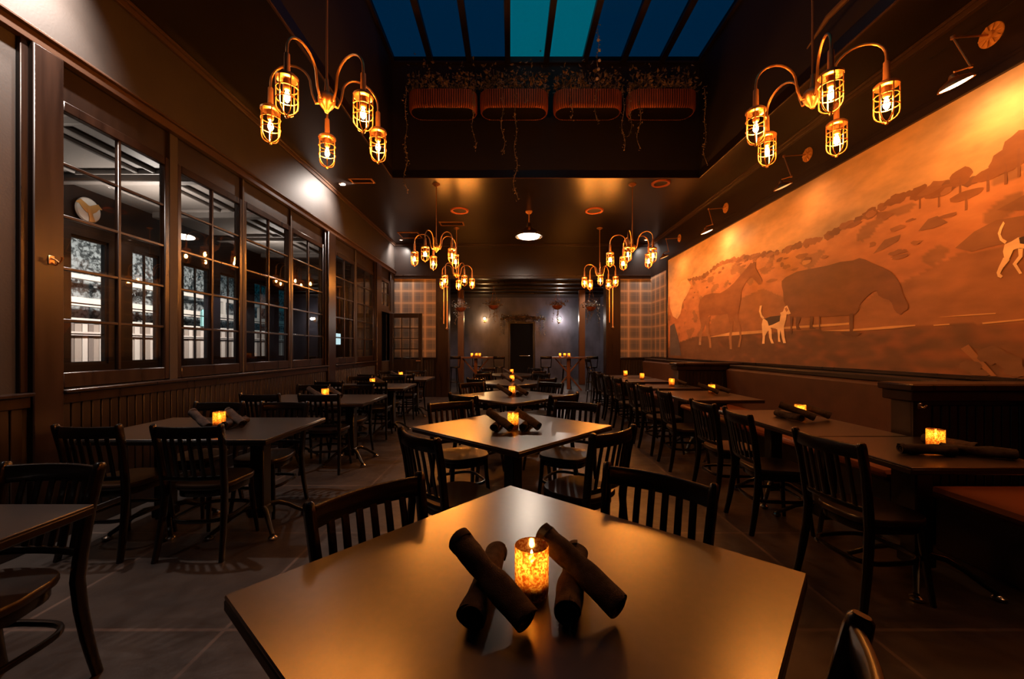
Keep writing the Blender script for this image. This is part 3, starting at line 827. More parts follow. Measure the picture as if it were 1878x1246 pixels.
def make_chandelier():
    o = empty('cage_chandelier', (0, 0, 0)); o['category'] = 'chandelier'
    MB().lathe([(0, -.10), (.012, -.098), (.018, -.085), (.04, -.06), (.058, -.03), (.060, 0), (.055, .02), (.045, .03), (.02, .04), (.014, .10), (.012, .14), (0, .14)], 20).build('hub', M['brass'], o)
    for k in range(5): make_cage_bulb(o, 2*pi*k/5, .38)
    return o
ZHUB = 3.13
CH = [(-1.31, 2.89, 42, 1, 'first from the camera on the window side'), (2.12, 2.84, 31, 1, 'first from the camera on the mural side'),
      (-1.30, 7.1, 36, 0, 'middle one of the window-side row'), (2.14, 7.1, 26, 0, 'middle one of the mural-side row'),
      (-1.29, 9.7, 18, 0, 'farthest on the window side, near the opening'), (2.14, 9.7, 44, 0, 'farthest on the mural side, near the opening')]
proto = make_chandelier(); children_cached(proto)
for i, (x, y, a, well, lab) in enumerate(CH):
    o = proto if i == 0 else dup(proto)
    o.location = (x, y, ZHUB); o.rotation_euler = (0, 0, radians(a))
    tag(o, 'brass chandelier of five glowing caged bulbs, ' + lab, None, 'brass cage chandeliers')
    top = (ZS-.03 if well else ZC) - ZHUB
    MB().tube([(0, 0, .13), (0, 0, top-.02)], .008, 8).build('stem', M['brassd'], o)
    MB().lathe([(.012, -.05), (.03, -.04), (.065, -.015), (.068, 0)], 18, (0, 0, top)).build('canopy', M['brassd'], o)

# ------------------------------------------------------------------ pendant lamp, ceiling fittings
pd = empty('dome_pendant_lamp', (.39, 8.5, 0), 0, 'white lit dome pendant lamp hanging at the middle of the ceiling', 'pendant lamp')
MB().lathe([(.07, 0), (.072, -.02), (.05, -.05), (.02, -.07)], 20, (0, 0, ZC)).build('canopy', M['brassd'], pd)
MB().tube([(0, 0, ZC-.05), (0, 0, 3.98)], .012, 8).build('stem', M['brassd'], pd)
MB().lathe([(.02, 3.99), (.05, 3.96), (.06, 3.89), (.09, 3.86), (.20, 3.80), (.275, 3.73), (.29, 3.69), (.28, 3.69), (.26, 3.72), (.10, 3.82), (0, 3.83)], 32).build('shade', M['chrome'], pd)
MB().lathe([(0, 3.675), (.20, 3.675), (.215, 3.69), (.20, 3.71), (0, 3.71)], 32).build('lamp_face', M['disc'], pd)

def ring_speaker(x, y, r, label):
    o = empty('ceiling_speaker', (x, y, ZC), 0, label, 'ceiling speaker', 'round ceiling fittings')
    MB().lathe([(r-.05, -.004), (r-.045, -.02), (r-.01, -.028), (r, -.015), (r+.003, -.001)], 28).build('ring', M['copper'], o)
    MB().lathe([(0, -.006), (r-.045, -.008), (r-.045, -.002)], 28).build('grille', M['black'], o)
ring_speaker(-1.06, 8.45, .19, 'round copper-rimmed ceiling speaker left of the pendant lamp')
ring_speaker(1.75, 8.45, .19, 'round copper-rimmed ceiling speaker right of the pendant lamp')
ring_speaker(2.62, 7.05, .16, 'round dark ceiling speaker above the mural-side middle chandelier')
def vent(x, y, sx, sy, label):
    o = empty('ceiling_vent', (x, y, ZC), 0, label, 'vent', 'ceiling air vents')
    mb = MB(); mb.box(-sx, sx, -sy, -sy+.03, -.014, -.001, .003).box(-sx, sx, sy-.03, sy, -.014, -.001, .003).box(-sx, -sx+.03, -sy+.03, sy-.03, -.014, -.001, .003).box(sx-.03, sx, -sy+.03, sy-.03, -.014, -.001, .003)
    mb.build('frame', M['brassd'], o)
    mb = MB(); yy = -sy+.05
    while yy < sy-.04: mb.box(-sx+.03, sx-.03, yy, yy+.012, -.010, -.001); yy += .03
    mb.build('louvres', M['wood'], o)
vent(-1.35, 9.35, .28, .14, 'wide rectangular ceiling vent beyond the left speaker')
vent(-2.55, 10.3, .26, .26, 'square ceiling vent near the far left corner')
vent(-2.55, 6.95, .20, .10, 'small dark ceiling vent beside the light well, window side')
for (x, y, p), lab in zip(DOWN[:4], ('over the nearest window', 'over the gap between fourth and fifth windows', 'in the far left corner of the ceiling', 'in the far right corner of the ceiling')):
    o = empty('recessed_downlight', (x, y, ZC), 0, 'small white recessed downlight ' + lab, 'downlight', 'recessed downlights')
    MB().lathe([(.034, -.002), (.036, -.012), (.055, -.010), (.058, -.001)], 20).build('bezel', M['white'], o)
    MB().lathe([(0, -.004), (.033, -.004), (.033, -.002)], 20).build('lamp_face', M['spotface'], o)
for y in (3.2, 5.6, 8.4):
    o = MB().lathe([(0, -.03), (.05, -.03), (.07, -.001)], 16).build('hallway_downlight_trim', M['spotface'], None, (-5.5, y, 3.6))
    tag(o, 'small white hallway ceiling light seen through the ' + {3.2: 'first', 5.6: 'second', 8.4: 'fourth'}[y] + ' window', 'downlight', 'hallway ceiling lights')

# ------------------------------------------------------------------ brass swing-arm picture lights
def picture_light(y, bright, label):
    o = empty('swing_arm_picture_light', (XR-.016, y, 3.88), 0, label, 'picture light', 'brass picture lights above the mural')
    RYm = Matrix.Rotation(radians(-90), 4, 'Y')
    mb = MB()
    mb.lathe([(0, .03), (.028, .028), (.034, .012), (.05, .006), (.088, .005), (.09, 0)], 28, M=RYm)
    for k in range(10):
        a = 2*pi*k/10
        mb.sweep([(-.012, .03*cos(a), .03*sin(a)), (-.018, .058*cos(a), .058*sin(a)), (-.010, .085*cos(a), .085*sin(a))], rr(.022, .006, .002), up=(1, 0, 0), scale=[.5, 1.1, .6])
    mb.build('rosette', M['gold'], o)
    e = (-.31, 0, -.02); j = (-.29, -.11, -.33); t = (-.50, -.06, -.50)
    MB().tube([(-.02, 0, 0), e], .008, 8).build('arm', M['brass'], o)
    MB().tube([e, j], .008, 8).lathe([(0, -.018), (.016, -.012), (.016, .012), (0, .018)], 12, e).lathe([(0, -.014), (.013, -.01), (.013, .01), (0, .014)], 12, j).build('arm', M['brass'], o)
    # conical shade tipped towards the mural
    d = (Vector((0, 0, -1.25)) + Vector((.5, 0, 0))).normalized()
    q = Vector((0, 0, 1)).rotation_difference(-d).to_matrix().to_4x4()
    T = Matrix.Translation((-.40, -.09, -.42)) @ q
    sh = MB().lathe([(.012, .045), (.022, .035), (.03, .015), (.085, -.012), (.105, -.035), (.108, -.045), (.100, -.043), (.08, -.018), (.02, .008), (0, .01)], 24, M=T).build('shade', M['brass'], o)
    MB().tube([j, (-.40+.0, -.09, -.36)], .007, 8).build('shade_bracket', M['brass'], o)
    MB().lathe([(0, -.052), (.06, -.049), (.094, -.042), (.09, -.038), (0, -.036)], 20, M=T).build('lamp_face', M['pictureglow'] if bright else M['pictureglowd'], sh)
    p = Vector((XR-.016, y, 3.88)) + (T @ Vector((0, 0, -.085)))
    lamp('picture_lamp', 'SPOT', p, 20 if bright else 8, (1, .40, .14), p + d*1.0 + Vector((.35, 0, -.1)), .05, 165, .9)
for y, br_, lab in ((1.2, 1, 'outside the frame, nearest the camera'), (3.27, 1, 'nearest in view, brightly lit'), (5.29, 0, 'second in view, dim'), (7.3, 1, 'third in view, lit'), (9.3, 0, 'farthest, near the plaid corner')):
    picture_light(y, br_, 'brass swing-arm picture light above the mural, ' + lab)

# ------------------------------------------------------------------ banquette and low partitions
def bench(y0, y1, label):
    o = empty('banquette', (2.79, y0, 0), 0, label, 'banquette', 'banquettes below the mural')
    Lg = y1-y0
    MB().box(.06, 1.11-.02, .01, Lg-.01, 0, .36, .01).build('plinth', M['woodd'], o)
    MB().box(0, .82, .01, Lg-.01, .36, .43, .025).build('seat_cushion', M['leather2'], o)
    a = [(.80, .43), (1.03, .43), (1.03, 1.015), (.83, 1.02), (.765, .99)]
    vs = [(x, .01, z) for x, z in a] + [(x, Lg-.01, z) for x, z in a]; k = len(a)
    fs = [tuple(range(k)), tuple(range(2*k-1, k-1, -1))] + [(i, i+k, (i+1) % k+k, (i+1) % k) for i in range(k)]
    mb = MB(); mb.add(vs, fs); mb.build('backrest', M['leather'], o)
    MB().box(.82, 1.095, .0, Lg, 1.025, 1.075, .008).build('ledge', M['woodd'], o)
bench(3.02, 6.68, 'brown leather banquette below the mural between the two low partitions')
bench(-1.2, 2.73, 'russet leather banquette seat at the right edge, before the near partition')
bench(7.0, 10.9, 'dark banquette beyond the far partition under the end of the mural')
def partition(y, x0, th, label):
    o = empty('low_partition', (0, y, 0), 0, label, 'partition', 'beadboard partitions between banquettes')
    MB().box(x0+.05, XR-.06, .03, th-.03, 0, .985, .004).build('panel_body', M['woodd'], o)
    mb = MB(); x = x0+.19
    while x < XR-.12: mb.box(x, x+.052, .018, .03, .10, .955, .004); x += .06
    mb.box(x0+.05, x0+.18, .016, .03, .0, .985, .004)
    mb.build('beadboard', M['woodd'], o)
    MB().box(x0, XR-.05, -.03, th+.03, 1.055, 1.105, .010).box(x0+.02, XR-.05, -.01, th+.01, .985, 1.055, .006).build('cap', M['wood'], o)
partition(2.77, 2.72, .21, 'dark beadboard partition with wooden cap beside the nearest mural-side table')
partition(6.72, 2.74, .24, 'distant dark partition at the far end of the brown banquette')
o = empty('coat_hook', (2.80, 2.770, .955), -pi/2, 'small bright hook on the end of the near partition', 'hook')
MB().box(0, .006, -.015, .015, -.02, .02, .002).build('hook_plate', M['steel'], o)
MB().tube([(.006, 0, 0), (.03, 0, -.01), (.045, 0, .01)], .006).build('hook_arm', M['steel'], o)

# ------------------------------------------------------------------ chairs
def make_chair():
    o = empty('slat_back_chair', (0, 0, 0)); o['category'] = 'chair'
    # seat (faces +Y, back at -Y)
    out = []
    for k in range(28):
        a = 2*pi*k/28; cx, cy = cos(a), sin(a)
        rx = .205 if cy > 0 else .19
        x = rx*abs(cx)**.62*(1 if cx > 0 else -1); y = .205*abs(cy)**.7*(1 if cy > 0 else -1)
        out.append((x, y))
    mb = MB()
    lv = [(.90, .432), (.985, .432), (1.0, .440), (1.0, .456), (.975, .464), (.86, .462), (.55, .456), (.25, .453)]
    vs = [(x*s_, y*s_, z) for s_, z in lv for x, y in out]; n_ = 28
    fs = [(j*n_+i, j*n_+(i+1) % n_, (j+1)*n_+(i+1) % n_, (j+1)*n_+i) for j in range(len(lv)-1) for i in range(n_)]
    fs += [tuple(range(n_-1, -1, -1)), tuple((len(lv)-1)*n_+i for i in range(n_))]
    mb.add(vs, fs, True); mb.build('seat', M['seat'], o)
    ap = MB().sweep([(x*.86, y*.86, .407) for x, y in out], rr(.016, .05, .004), closed=True); ap.build('seat_frame', M['chair'], o)
    yb = lambda z: -.195 - max(0, z-.44)*.13 - max(0, z-.70)*.08 - (max(0, .44-z)**1.6)*.22
    for s_ in (-1, 1):
        xs = lambda z: s_*(.186 + .02*max(0, (z-.45)/.4) + (max(0, .44-z)**1.5)*.07)
        zs = [0, .08, .18, .3, .42, .5, .6, .7, .78, .84, .866, .873]
        MB().sweep([(xs(z), yb(z), z) for z in zs], rr(.030, .044, .010), up=(0, 1, 0), scale=[.82, .86, .95, 1, 1.05, 1.05, 1, 1, 1, 1, .9, .6]).build('rear_leg', M['chair'], o)
        MB().tube([(s_*.145, .15, .43), (s_*.152, .155, .3), (s_*.165, .168, .15), (s_*.178, .185, 0)], .016, 10, radii=[.019, .018, .016, .0125], up=(0, 1, 0)).build('front_leg', M['chair'], o)
    def bow(z, d, x): return (x, yb(z) - d*(1-(x/.2)**2), z)
    xs_ = [-.192+.384*i/12 for i in range(13)]
    MB().sweep([bow(.822, .040, x) for x in xs_], rr(.020, .075, .008), up=(0, 0, 1)).build('top_rail', M['chair'], o)
    MB().sweep([bow(.520, .028, x) for x in xs_], rr(.018, .030, .006), up=(0, 0, 1)).build('lower_rail', M['chair'], o)
    for k in range(6):
        x = -.135+.27*k/5
        MB().sweep([bow(.525, .028, x), bow(.62, .036, x), bow(.72, .040, x), bow(.795, .040, x)], rr(.026, .010, .003), up=(0, 1, 0)).build('slat', M['chair'], o)
    se = lambda v: abs(v)**.55*(1 if v > 0 else -1)
    ring = [(.172*se(cos(2*pi*(k+.5)/32)), .185*se(sin(2*pi*(k+.5)/32))-.022, .235) for k in range(32)]
    MB().sweep(ring, rr(.020, .024, .007), closed=True).build('ring_stretcher', M['chair'], o)
    return o
chair = make_chair(); children_cached(chair); used_c = [False]
def put_chair(x, y, face_deg, label, group):
    """x, y: where the top of the back stands; face_deg: direction the sitter faces (0 = +Y, ccw)"""
    a = radians(face_deg)
    fx, fy = -sin(a), cos(a)
    return place(chair, used_c, (x+fx*.265, y+fy*.265, 0), a, label, group)

# ------------------------------------------------------------------ tables
def make_table_base(o, kind='single', lx=0.0, ly=0.0):
    """parts of a pedestal base"""
    offs = [(0, 0)] if kind == 'single' else [(-lx, -ly), (lx, ly)]
    for (ox, oy) in offs:
        p = MB()
        p.box(ox-.052, ox+.052, oy-.052, oy+.052, .10, .66, .008); p.box(ox-.075, ox+.075, oy-.075, oy+.075, .64, .68, .008); p.box(ox-.062, ox+.062, oy-.062, oy+.062, .08, .16, .008)
        p.box(ox-.24, ox+.24, oy-.03, oy+.03, .68, .708, .004).box(ox-.03, ox+.03, oy-.24, oy-.031, .68, .708, .004).box(ox-.03, ox+.03, oy+.031, oy+.24, .68, .708, .004)
        p.build('pedestal', M['iron'], o)
        for k in range(4):
            a = pi/4+pi/2*k
            A = Matrix.Translation((ox, oy, 0)) @ Matrix.Rotation(a, 4, 'Z')
            ft = MB().sweep([(.05, 0, .15), (.12, 0, .15), (.19, 0, .115), (.26, 0, .062), (.31, 0, .03)], rr(.032, .030, .009), up=(0, 0, 1), scale=[1.2, 1.15, 1, .9, .85], M=A).build('foot', M['iron'], o)
            MB().lathe([(.020, .0), (.030, .006), (.030, .018), (.018, .028), (0, .03)], 14, M=A @ Matrix.Translation((.315, 0, 0))).build('glide', M['steel'], ft)
def make_table(name, sx, sy, kind='single', label=''):
    o = empty(name, (0, 0, 0)); o['category'] = 'table'
    MB().box(-sx/2, sx/2, -sy/2, sy/2, .711, .742, .005).build('edge_band', M['edge'], o)
    MB().box(-sx/2+.001, sx/2-.001, -sy/2+.001, sy/2-.001, .740, .750, .003).build('tabletop', M['table'], o)
    if kind == 'single': make_table_base(o)
    elif kind == 'x': make_table_base(o, 'double', sx/2-.30, 0)
    else: make_table_base(o, 'double', 0, sy/2-.28)
    return o

# votive and napkins
def make_votive():
    o = empty('votive_candle', (0, 0, 0)); o['category'] = 'candle'
    MB().lathe([(0, .0), (.036, .0), (.040, .004), (.0415, .02), (.0415, .118), (.0405, .120), (.0385, .118), (.0385, .012), (0, .010)], 32).build('glass_holder', M['votive'], o)
    wx = MB().lathe([(0, .011), (.029, .011), (.030, .045), (.026, .048), (0, .048)], 24).build('wax', M['wax'], o)
    MB().tube([(0, 0, .048), (.001, 0, .078)], .0014, 6).build('wick', M['black'], wx)
    MB().lathe([(0, .074), (.005, .079), (.0065, .086), (.004, .097), (0, .108)], 10).build('flame', M['flame'], o)
    return o
votive = make_votive(); children_cached(votive); used_v = [False]
def put_votive(x, y, z, label, s_=1.0):
    o = place(votive, used_v, (x, y, z), random.uniform(0, 6), label, 'mottled gold votive candles')
    return o
def napkin_mesh(length, r, seed):
    rnd = random.Random(seed)
    mb = MB(); n_, k = 22, 26
    vs = []; ph = rnd.uniform(0, 6)
    for i in range(n_):
        t = i/(n_-1); x = (t-.5)*length
        pinch = 1 - .10*math.exp(-((t-.45)/.10)**2) - .06*math.exp(-((t-.1)/.05)**2)
        for j in range(k):
            a = 2*pi*j/k
            rad = r*pinch*(1 + .045*sin(3*a+ph+t*5) + .035*sin(a*2-t*9+ph) + (.09*(1-((a-t*1.2+ph) % (2*pi))/(2*pi)))-.04)
            sag = -.0015*sin(t*6+ph)
            rad *= 1 + .028*sin(9*t+2.2*a+ph) + .02*sin(17*t-3*a)
            vs.append((x, rad*cos(a), rad*sin(a)*.94+sag))
    fs = [(i*k+j, i*k+(j+1) % k, (i+1)*k+(j+1) % k, (i+1)*k+j) for i in range(n_-1) for j in range(k)]
    mb.add(vs, [f[::-1] for f in fs], True)
    # spiral layers at both ends
    for end in (0, n_-1):
        x = (end/(n_-1)-.5)*length; sg = 1 if end else -1
        sp = []
        for q in range(60):
            a = q*.30+ph; rad = r*(.97-.93*q/60)
            sp.append((x-sg*.004-sg*q*.00025, rad*cos(a), rad*sin(a)))
        mb.sweep(sp, rr(.0045, .022, .0015), up=(1, 0, 0), caps=True)
    return mb
NAP = []
for s_, ln in ((1, .25), (2, .28), (3, .24), (4, .27)):
    o = napkin_mesh(ln, .030, s_).build('rolled_napkin', M['cloth']); NAP.append((o, ln))
used_n = [False]*4
def put_napkin(i, a, b, label, group='rolled charcoal napkins', fl=1):
    o, ln = NAP[i]
    if used_n[i]: o = o.copy(); C.objects.link(o)
    used_n[i] = True
    A, B = Vector(a), Vector(b); d = (B-A).normalized()
    o.location = (A+B)/2
    o.rotation_euler = (0, -math.asin(d.z), atan2(d.y, d.x))
    tag(o, label, 'napkin', group)
    return o
# local layout on the front table (relative to the candle), metres
NLAY = [((-.174, .018, .868), (-.025, -.142, .788), 'left upper charcoal napkin roll'),
        ((-.092, .140, .780), (-.134, -.127, .780), 'left lower charcoal napkin roll'),
        ((.041, .066, .862), (.180, -.101, .788), 'right upper charcoal napkin roll'),
        ((.132, .150, .780), (.070, -.118, .780), 'right lower charcoal napkin roll')]
def table_set(x, y, rz, where, which=(0, 1, 2, 3)):
    put_votive(x, y, .7505, 'lit gold mottled glass votive candle on ' + where)
    for i in which:
        a, b, lab = NLAY[i]
        ax, ay = rot2(rz, a[0], a[1]); bx, by = rot2(rz, b[0], b[1])
        put_napkin(i, (x+ax, y+ay, a[2]), (x+bx, y+by, b[2]), lab + ' by the candle on ' + where)

# centre row of diamond-set square tables
CT = [(.048, 1.031, 48.7, 1.055), (.02, 3.11, 47, 1.09), (.02, 5.15, 46, 1.08), (.03, 7.22, 45, 1.08), (.03, 9.28, 45, 1.08)]
NTH = ['nearest', 'second', 'third', 'fourth', 'farthest']
sq = make_table('square_table', 1.08, 1.08); children_cached(sq)
for i, (x, y, a, s_) in enumerate(CT):
    o = sq if i == 0 else dup(sq)
    o.location = (x, y, 0); o.rotation_euler = (0, 0, radians(a)); o.scale = (s_/1.08, s_/1.08, 1)
    tag(o, 'square dark-topped table turned as a diamond, %s of the centre row' % NTH[i], None, 'centre row tables')
table_set(.052, .988, 0, 'the nearest centre table')
table_set(.02, 3.02, 0, 'the second centre table')
table_set(.02, 5.12, 0, 'the third centre table', (0, 2, 3))
table_set(.03, 7.20, 0, 'the fourth centre table', (0, 2))
table_set(.03, 9.25, 0, 'the farthest centre table', (0,))

def cc(x, y, fd, i, side):
    put_chair(x, y, fd, 'black slat-back chair at the %s side of the %s centre table' % (side, NTH[i]), 'chairs around the centre tables')
cc(-.49, 1.41, 228.7, 0, 'far left'); cc(.565, 1.565, 138.7, 0, 'far right'); cc(.485, .575, 46, 0, 'near right')
cc(-.53, 2.30, -48, 1, 'near left'); cc(.62, 2.40, 42, 1, 'near right'); cc(-.54, 3.66, 210, 1, 'far left'); cc(.60, 3.66, 150, 1, 'far right')
cc(-.50, 4.22, -42, 2, 'near left'); cc(.57, 4.25, 40, 2, 'near right'); cc(-.56, 5.78, 222, 2, 'far left'); cc(.58, 5.80, 140, 2, 'far right')
cc(-.56, 6.48, -45, 3, 'near left'); cc(.60, 6.5, 44, 3, 'near right'); cc(-.55, 7.85, 225, 3, 'far left'); cc(.60, 7.85, 135, 3, 'far right')
cc(-.56, 8.60, -45, 4, 'near left'); cc(.62, 8.62, 45, 4, 'near right'); cc(-.54, 9.95, 225, 4, 'far left'); cc(.60, 9.95, 135, 4, 'far right')

# window-side row
LT = [1.13, 3.08, 4.83, 6.48, 8.15]
lt = make_table('rectangular_table', 1.32, .86, 'x'); children_cached(lt)
for i, y in enumerate(LT):
    o = lt if i == 0 else dup(lt)
    o.location = (-2.26, y, 0)
    tag(o, 'rectangular dark table, %s of the row by the windows' % NTH[i], None, 'window-side tables')
    if i: table_set(-2.20, y-.02, .3, 'the %s window-side table' % NTH[i], ((), (0, 2, 3), (0, 2), (2,), (0,))[i])
    for s_, xx in ((('left', -2.62), ('right', -2.03)) if i else (('left', -2.52), ('right', -1.92))):
        if i: put_chair(xx - (.04 if s_ == 'left' else 0), y-.54, -2 if s_ == 'left' else 2, 'black slat-back chair, near side %s seat of the %s window-side table' % (s_, NTH[i]), 'chairs along the window-side tables')
        put_chair(xx, y+.57, 181 if s_ == 'left' else 178, 'black slat-back chair, far side %s seat of the %s window-side table' % (s_, NTH[i]), 'chairs along the window-side tables')

# mural-side row
RT = [(2.395, 2.035, 2.745), (2.37, 2.765, 3.93), (2.42, 4.67, 5.72), (2.44, 6.05, 6.66), (2.44, 7.25, 8.05), (2.44, 8.2, 9.0)]
NT6 = ['nearest', 'second', 'third', 'fourth', 'fifth', 'farthest']
for i, (x, y0, y1) in enumerate(RT):
    wd = (.76, .70, .9, .9, .9, .9)[i]
    if i == 2: x = 2.49
    o = make_table('banquette_table', wd, y1-y0, 'single' if y1-y0 < .9 else 'y')
    o.location = (x, (y0+y1)/2, 0)
    tag(o, 'dark table before the mural-side banquette, %s from the camera' % NT6[i], None, 'banquette tables')
put_votive(2.52, 2.40, .7505, 'lit gold votive candle on the nearest mural-side table')
put_napkin(0, (2.22, 2.30, .780), (2.46, 2.25, .780), 'rolled charcoal napkin in front of the candle, nearest mural-side table')
put_napkin(1, (2.47, 2.31, .780), (2.70, 2.17, .780), 'rolled charcoal napkin right of the candle, nearest mural-side table')
put_napkin(2, (2.61, 2.54, .780), (2.66, 2.32, .780), 'rolled charcoal napkin standing behind on the nearest mural-side table')
for (x, y, w_) in ((2.47, 3.45, 'second'), (2.66, 5.35, 'third'), (2.55, 6.40, 'fourth'), (2.52, 7.75, 'fifth'), (2.46, 8.65, 'farthest')):
    table_set(x, y, .2, 'the %s mural-side table' % w_, {'second': (0, 1, 2), 'third': (0, 2), 'fourth': (2,), 'fifth': (), 'farthest': ()}[w_])
RC = [2.24, 3.12, 3.68, 4.62, 5.28, 5.92, 6.65, 7.35, 7.95, 8.60]
ORD = ['first', 'second', 'third', 'fourth', 'fifth', 'sixth', 'seventh', 'eighth', 'ninth', 'last']
for i, y in enumerate(RC):
    put_chair(1.74, y, -90 + (6, -5, 2, -3, 4, -4, 3, 0, 2, -2)[i], 'black slat-back chair facing the mural, %s from the camera in the aisle row' % ORD[i], 'chairs facing the banquette')

# ------------------------------------------------------------------ high tables in the back room
def high_table(x, y, label):
    o = empty('high_table', (x, y, 0), 0, label, 'high table', 'bar-height tables in the back room')
    MB().box(-.72, .72, -.30, .30, 1.03, 1.075, .006).build('tabletop', M['tablewood'], o)
    MB().box(-.05, .05, -.05, .05, .04, 1.03, .005).build('post', M['tablewood'], o)
    for s_ in (-1, 1):
        MB().sweep([(s_*.05, 0, .60), (s_*.42, 0, 1.03)], rr(.045, .045, .01), up=(0, 1, 0)).build('brace', M['tablewood'], o)
        MB().sweep([(s_*.05, 0, .45), (s_*.42, 0, .0)], rr(.045, .045, .01), up=(0, 1, 0)).build('leg', M['tablewood'], o)
high_table(-1.10, 12.9, 'orange-brown bar-height table with cross legs, left side of back room')
high_table(1.85, 12.9, 'orange-brown bar-height table with cross legs, right side of back room')
def make_stool():
    o = empty('bar_stool', (0, 0, 0)); o['category'] = 'bar stool'
    MB().lathe([(0, .74), (.16, .74), (.175, .755), (.17, .78), (0, .785)], 20).build('seat', M['chair'], o)
    for k in range(4):
        a = pi/4+pi/2*k
        MB().tube([(.12*cos(a), .12*sin(a), .745), (.20*cos(a), .20*sin(a), 0)], .014, 8).build('leg', M['chair'], o)
    MB().tube([(.158*cos(2*pi*k/20), .158*sin(2*pi*k/20), .30) for k in range(20)], .010, 8, closed=True).build('foot_ring', M['chair'], o)
    for s_ in (-1, 1): MB().tube([(s_*.15, -.10, .75), (s_*.17, -.17, 1.08)], .013, 8).build('back_post', M['chair'], o)
    MB().sweep([(-.17+.34*i/8, -.165-.04*(1-((i-4)/4)**2), 1.06) for i in range(9)], rr(.018, .09, .006)).build('back_rail', M['chair'], o)
    return o
stool = make_stool(); children_cached(stool); us = [False]
for x, y, a, lab in ((-1.75, 12.55, 20, 'left end of the left high table'), (-.35, 12.6, 0, 'right end of the left high table'), (-1.1, 13.4, 180, 'far side of the left high table'),
                     (1.1, 12.6, 0, 'left end of the right high table'), (2.50, 12.5, 0, 'right end of the right high table'), (1.85, 13.4, 180, 'far side of the right high table'),
                     (2.05, 9.9, -80, 'aisle near the mural-side row')):
    place(stool, us, (x, y, 0), radians(a), 'black round-seated bar stool at the ' + lab, 'bar stools')
for i, (x, y) in enumerate(((-1.22, 12.85), (-1.08, 12.80), (-.98, 12.88))):
    o = place(votive, used_v, (x, y, 1.0755), 0, 'small lit votive candle on the left high table, ' + ('left', 'middle', 'right')[i] + ' of three', 'mottled gold votive candles')
for i, (x, y) in enumerate(((1.58, 12.85), (1.72, 12.80), (1.86, 12.86))):
    o = place(votive, used_v, (x, y, 1.0755), 0, 'small lit votive candle on the right high table, ' + ('left', 'middle', 'right')[i] + ' of three', 'mottled gold votive candles')

# sconces on the back wall
def sconce(x, z, col, power, s_, label):
    o = empty('wall_sconce', (x, YB-.002, z), 0, label, 'wall sconce')
    MB().box(-.05, .05, -.03, 0, -.12, .10, .008).build('back_plate', M['brassd'], o)
    MB().tube([(0, -.03, -.06), (0, -.10, -.07), (0, -.12, -.02)], .01, 8).build('arm', M['brassd'], o)
    MB().lathe([(.02, -.02), (.045, 0), (.055, .05), (.04, .09), (0, .10)], 16, (0, -.12, 0)).build('globe', emis('sconce_glow', col, s_), o)
    lamp('sconce_lamp', 'POINT', (x, YB-.30, z+.02), power, col, size=.05)
sconce(-1.14, 2.62, (1, .58, .24), 30, 14, 'glowing amber wall sconce left of the far black door')
sconce(2.18, 2.62, (1, .85, .72), 50, 30, 'glowing white wall sconce right of the far black door')
lamp('back_room_downlight', 'SPOT', (3.3, 14.4, 3.5), 130, NEUTRAL, (3.4, 15.2, 0), .05, 150, .5)
lamp('back_room_downlight', 'SPOT', (-2.2, 14.2, 3.5), 100, NEUTRAL, (-2.2, 15.0, 0), .05, 120, .5)

# ------------------------------------------------------------------ planters and greenery
def leaves(mb, fn, n, s0, s1, rnd):
    for _ in range(n):
        p = fn(); a = rnd.uniform(0, 6.28); e = rnd.uniform(-.9, .9); s_ = rnd.uniform(s0, s1)
        d = Vector((cos(a)*cos(e), sin(a)*cos(e), sin(e))); u = d.cross(Vector((rnd.uniform(-1, 1), rnd.uniform(-1, 1), 1))).normalized()
        nn = d.cross(u)*.25*s_
        P = Vector(p)
        mb.add([P, P+d*s_*.5+u*s_*.28+nn, P+d*s_, P+d*s_*.5-u*s_*.28+nn], [(0, 1, 2), (0, 2, 3)])
def vine(mb, p0, length, rnd, dens=40, s0=.02, s1=.04, wob=.04):
    pts = []; x, y, z = p0; n_ = max(4, int(length/.06))
    for i in range(n_+1):
        pts.append((x+wob*sin(i*.7+p0[0]*9)*i/n_, y+wob*.5*cos(i*.5), z-length*i/n_))
    mb.tube(pts, .004, 5)
    leaves(mb, lambda: Vector(pts[rnd.randrange(n_+1)])+Vector((rnd.uniform(-.02, .02), rnd.uniform(-.02, .02), rnd.uniform(-.03, .03))), int(dens*length), s0, s1, rnd)
rnd = random.Random(11)
PL = [(-1.07, 'first from the left'), (.06, 'second from the left'), (1.23, 'third from the left'), (2.40, 'rightmost')]
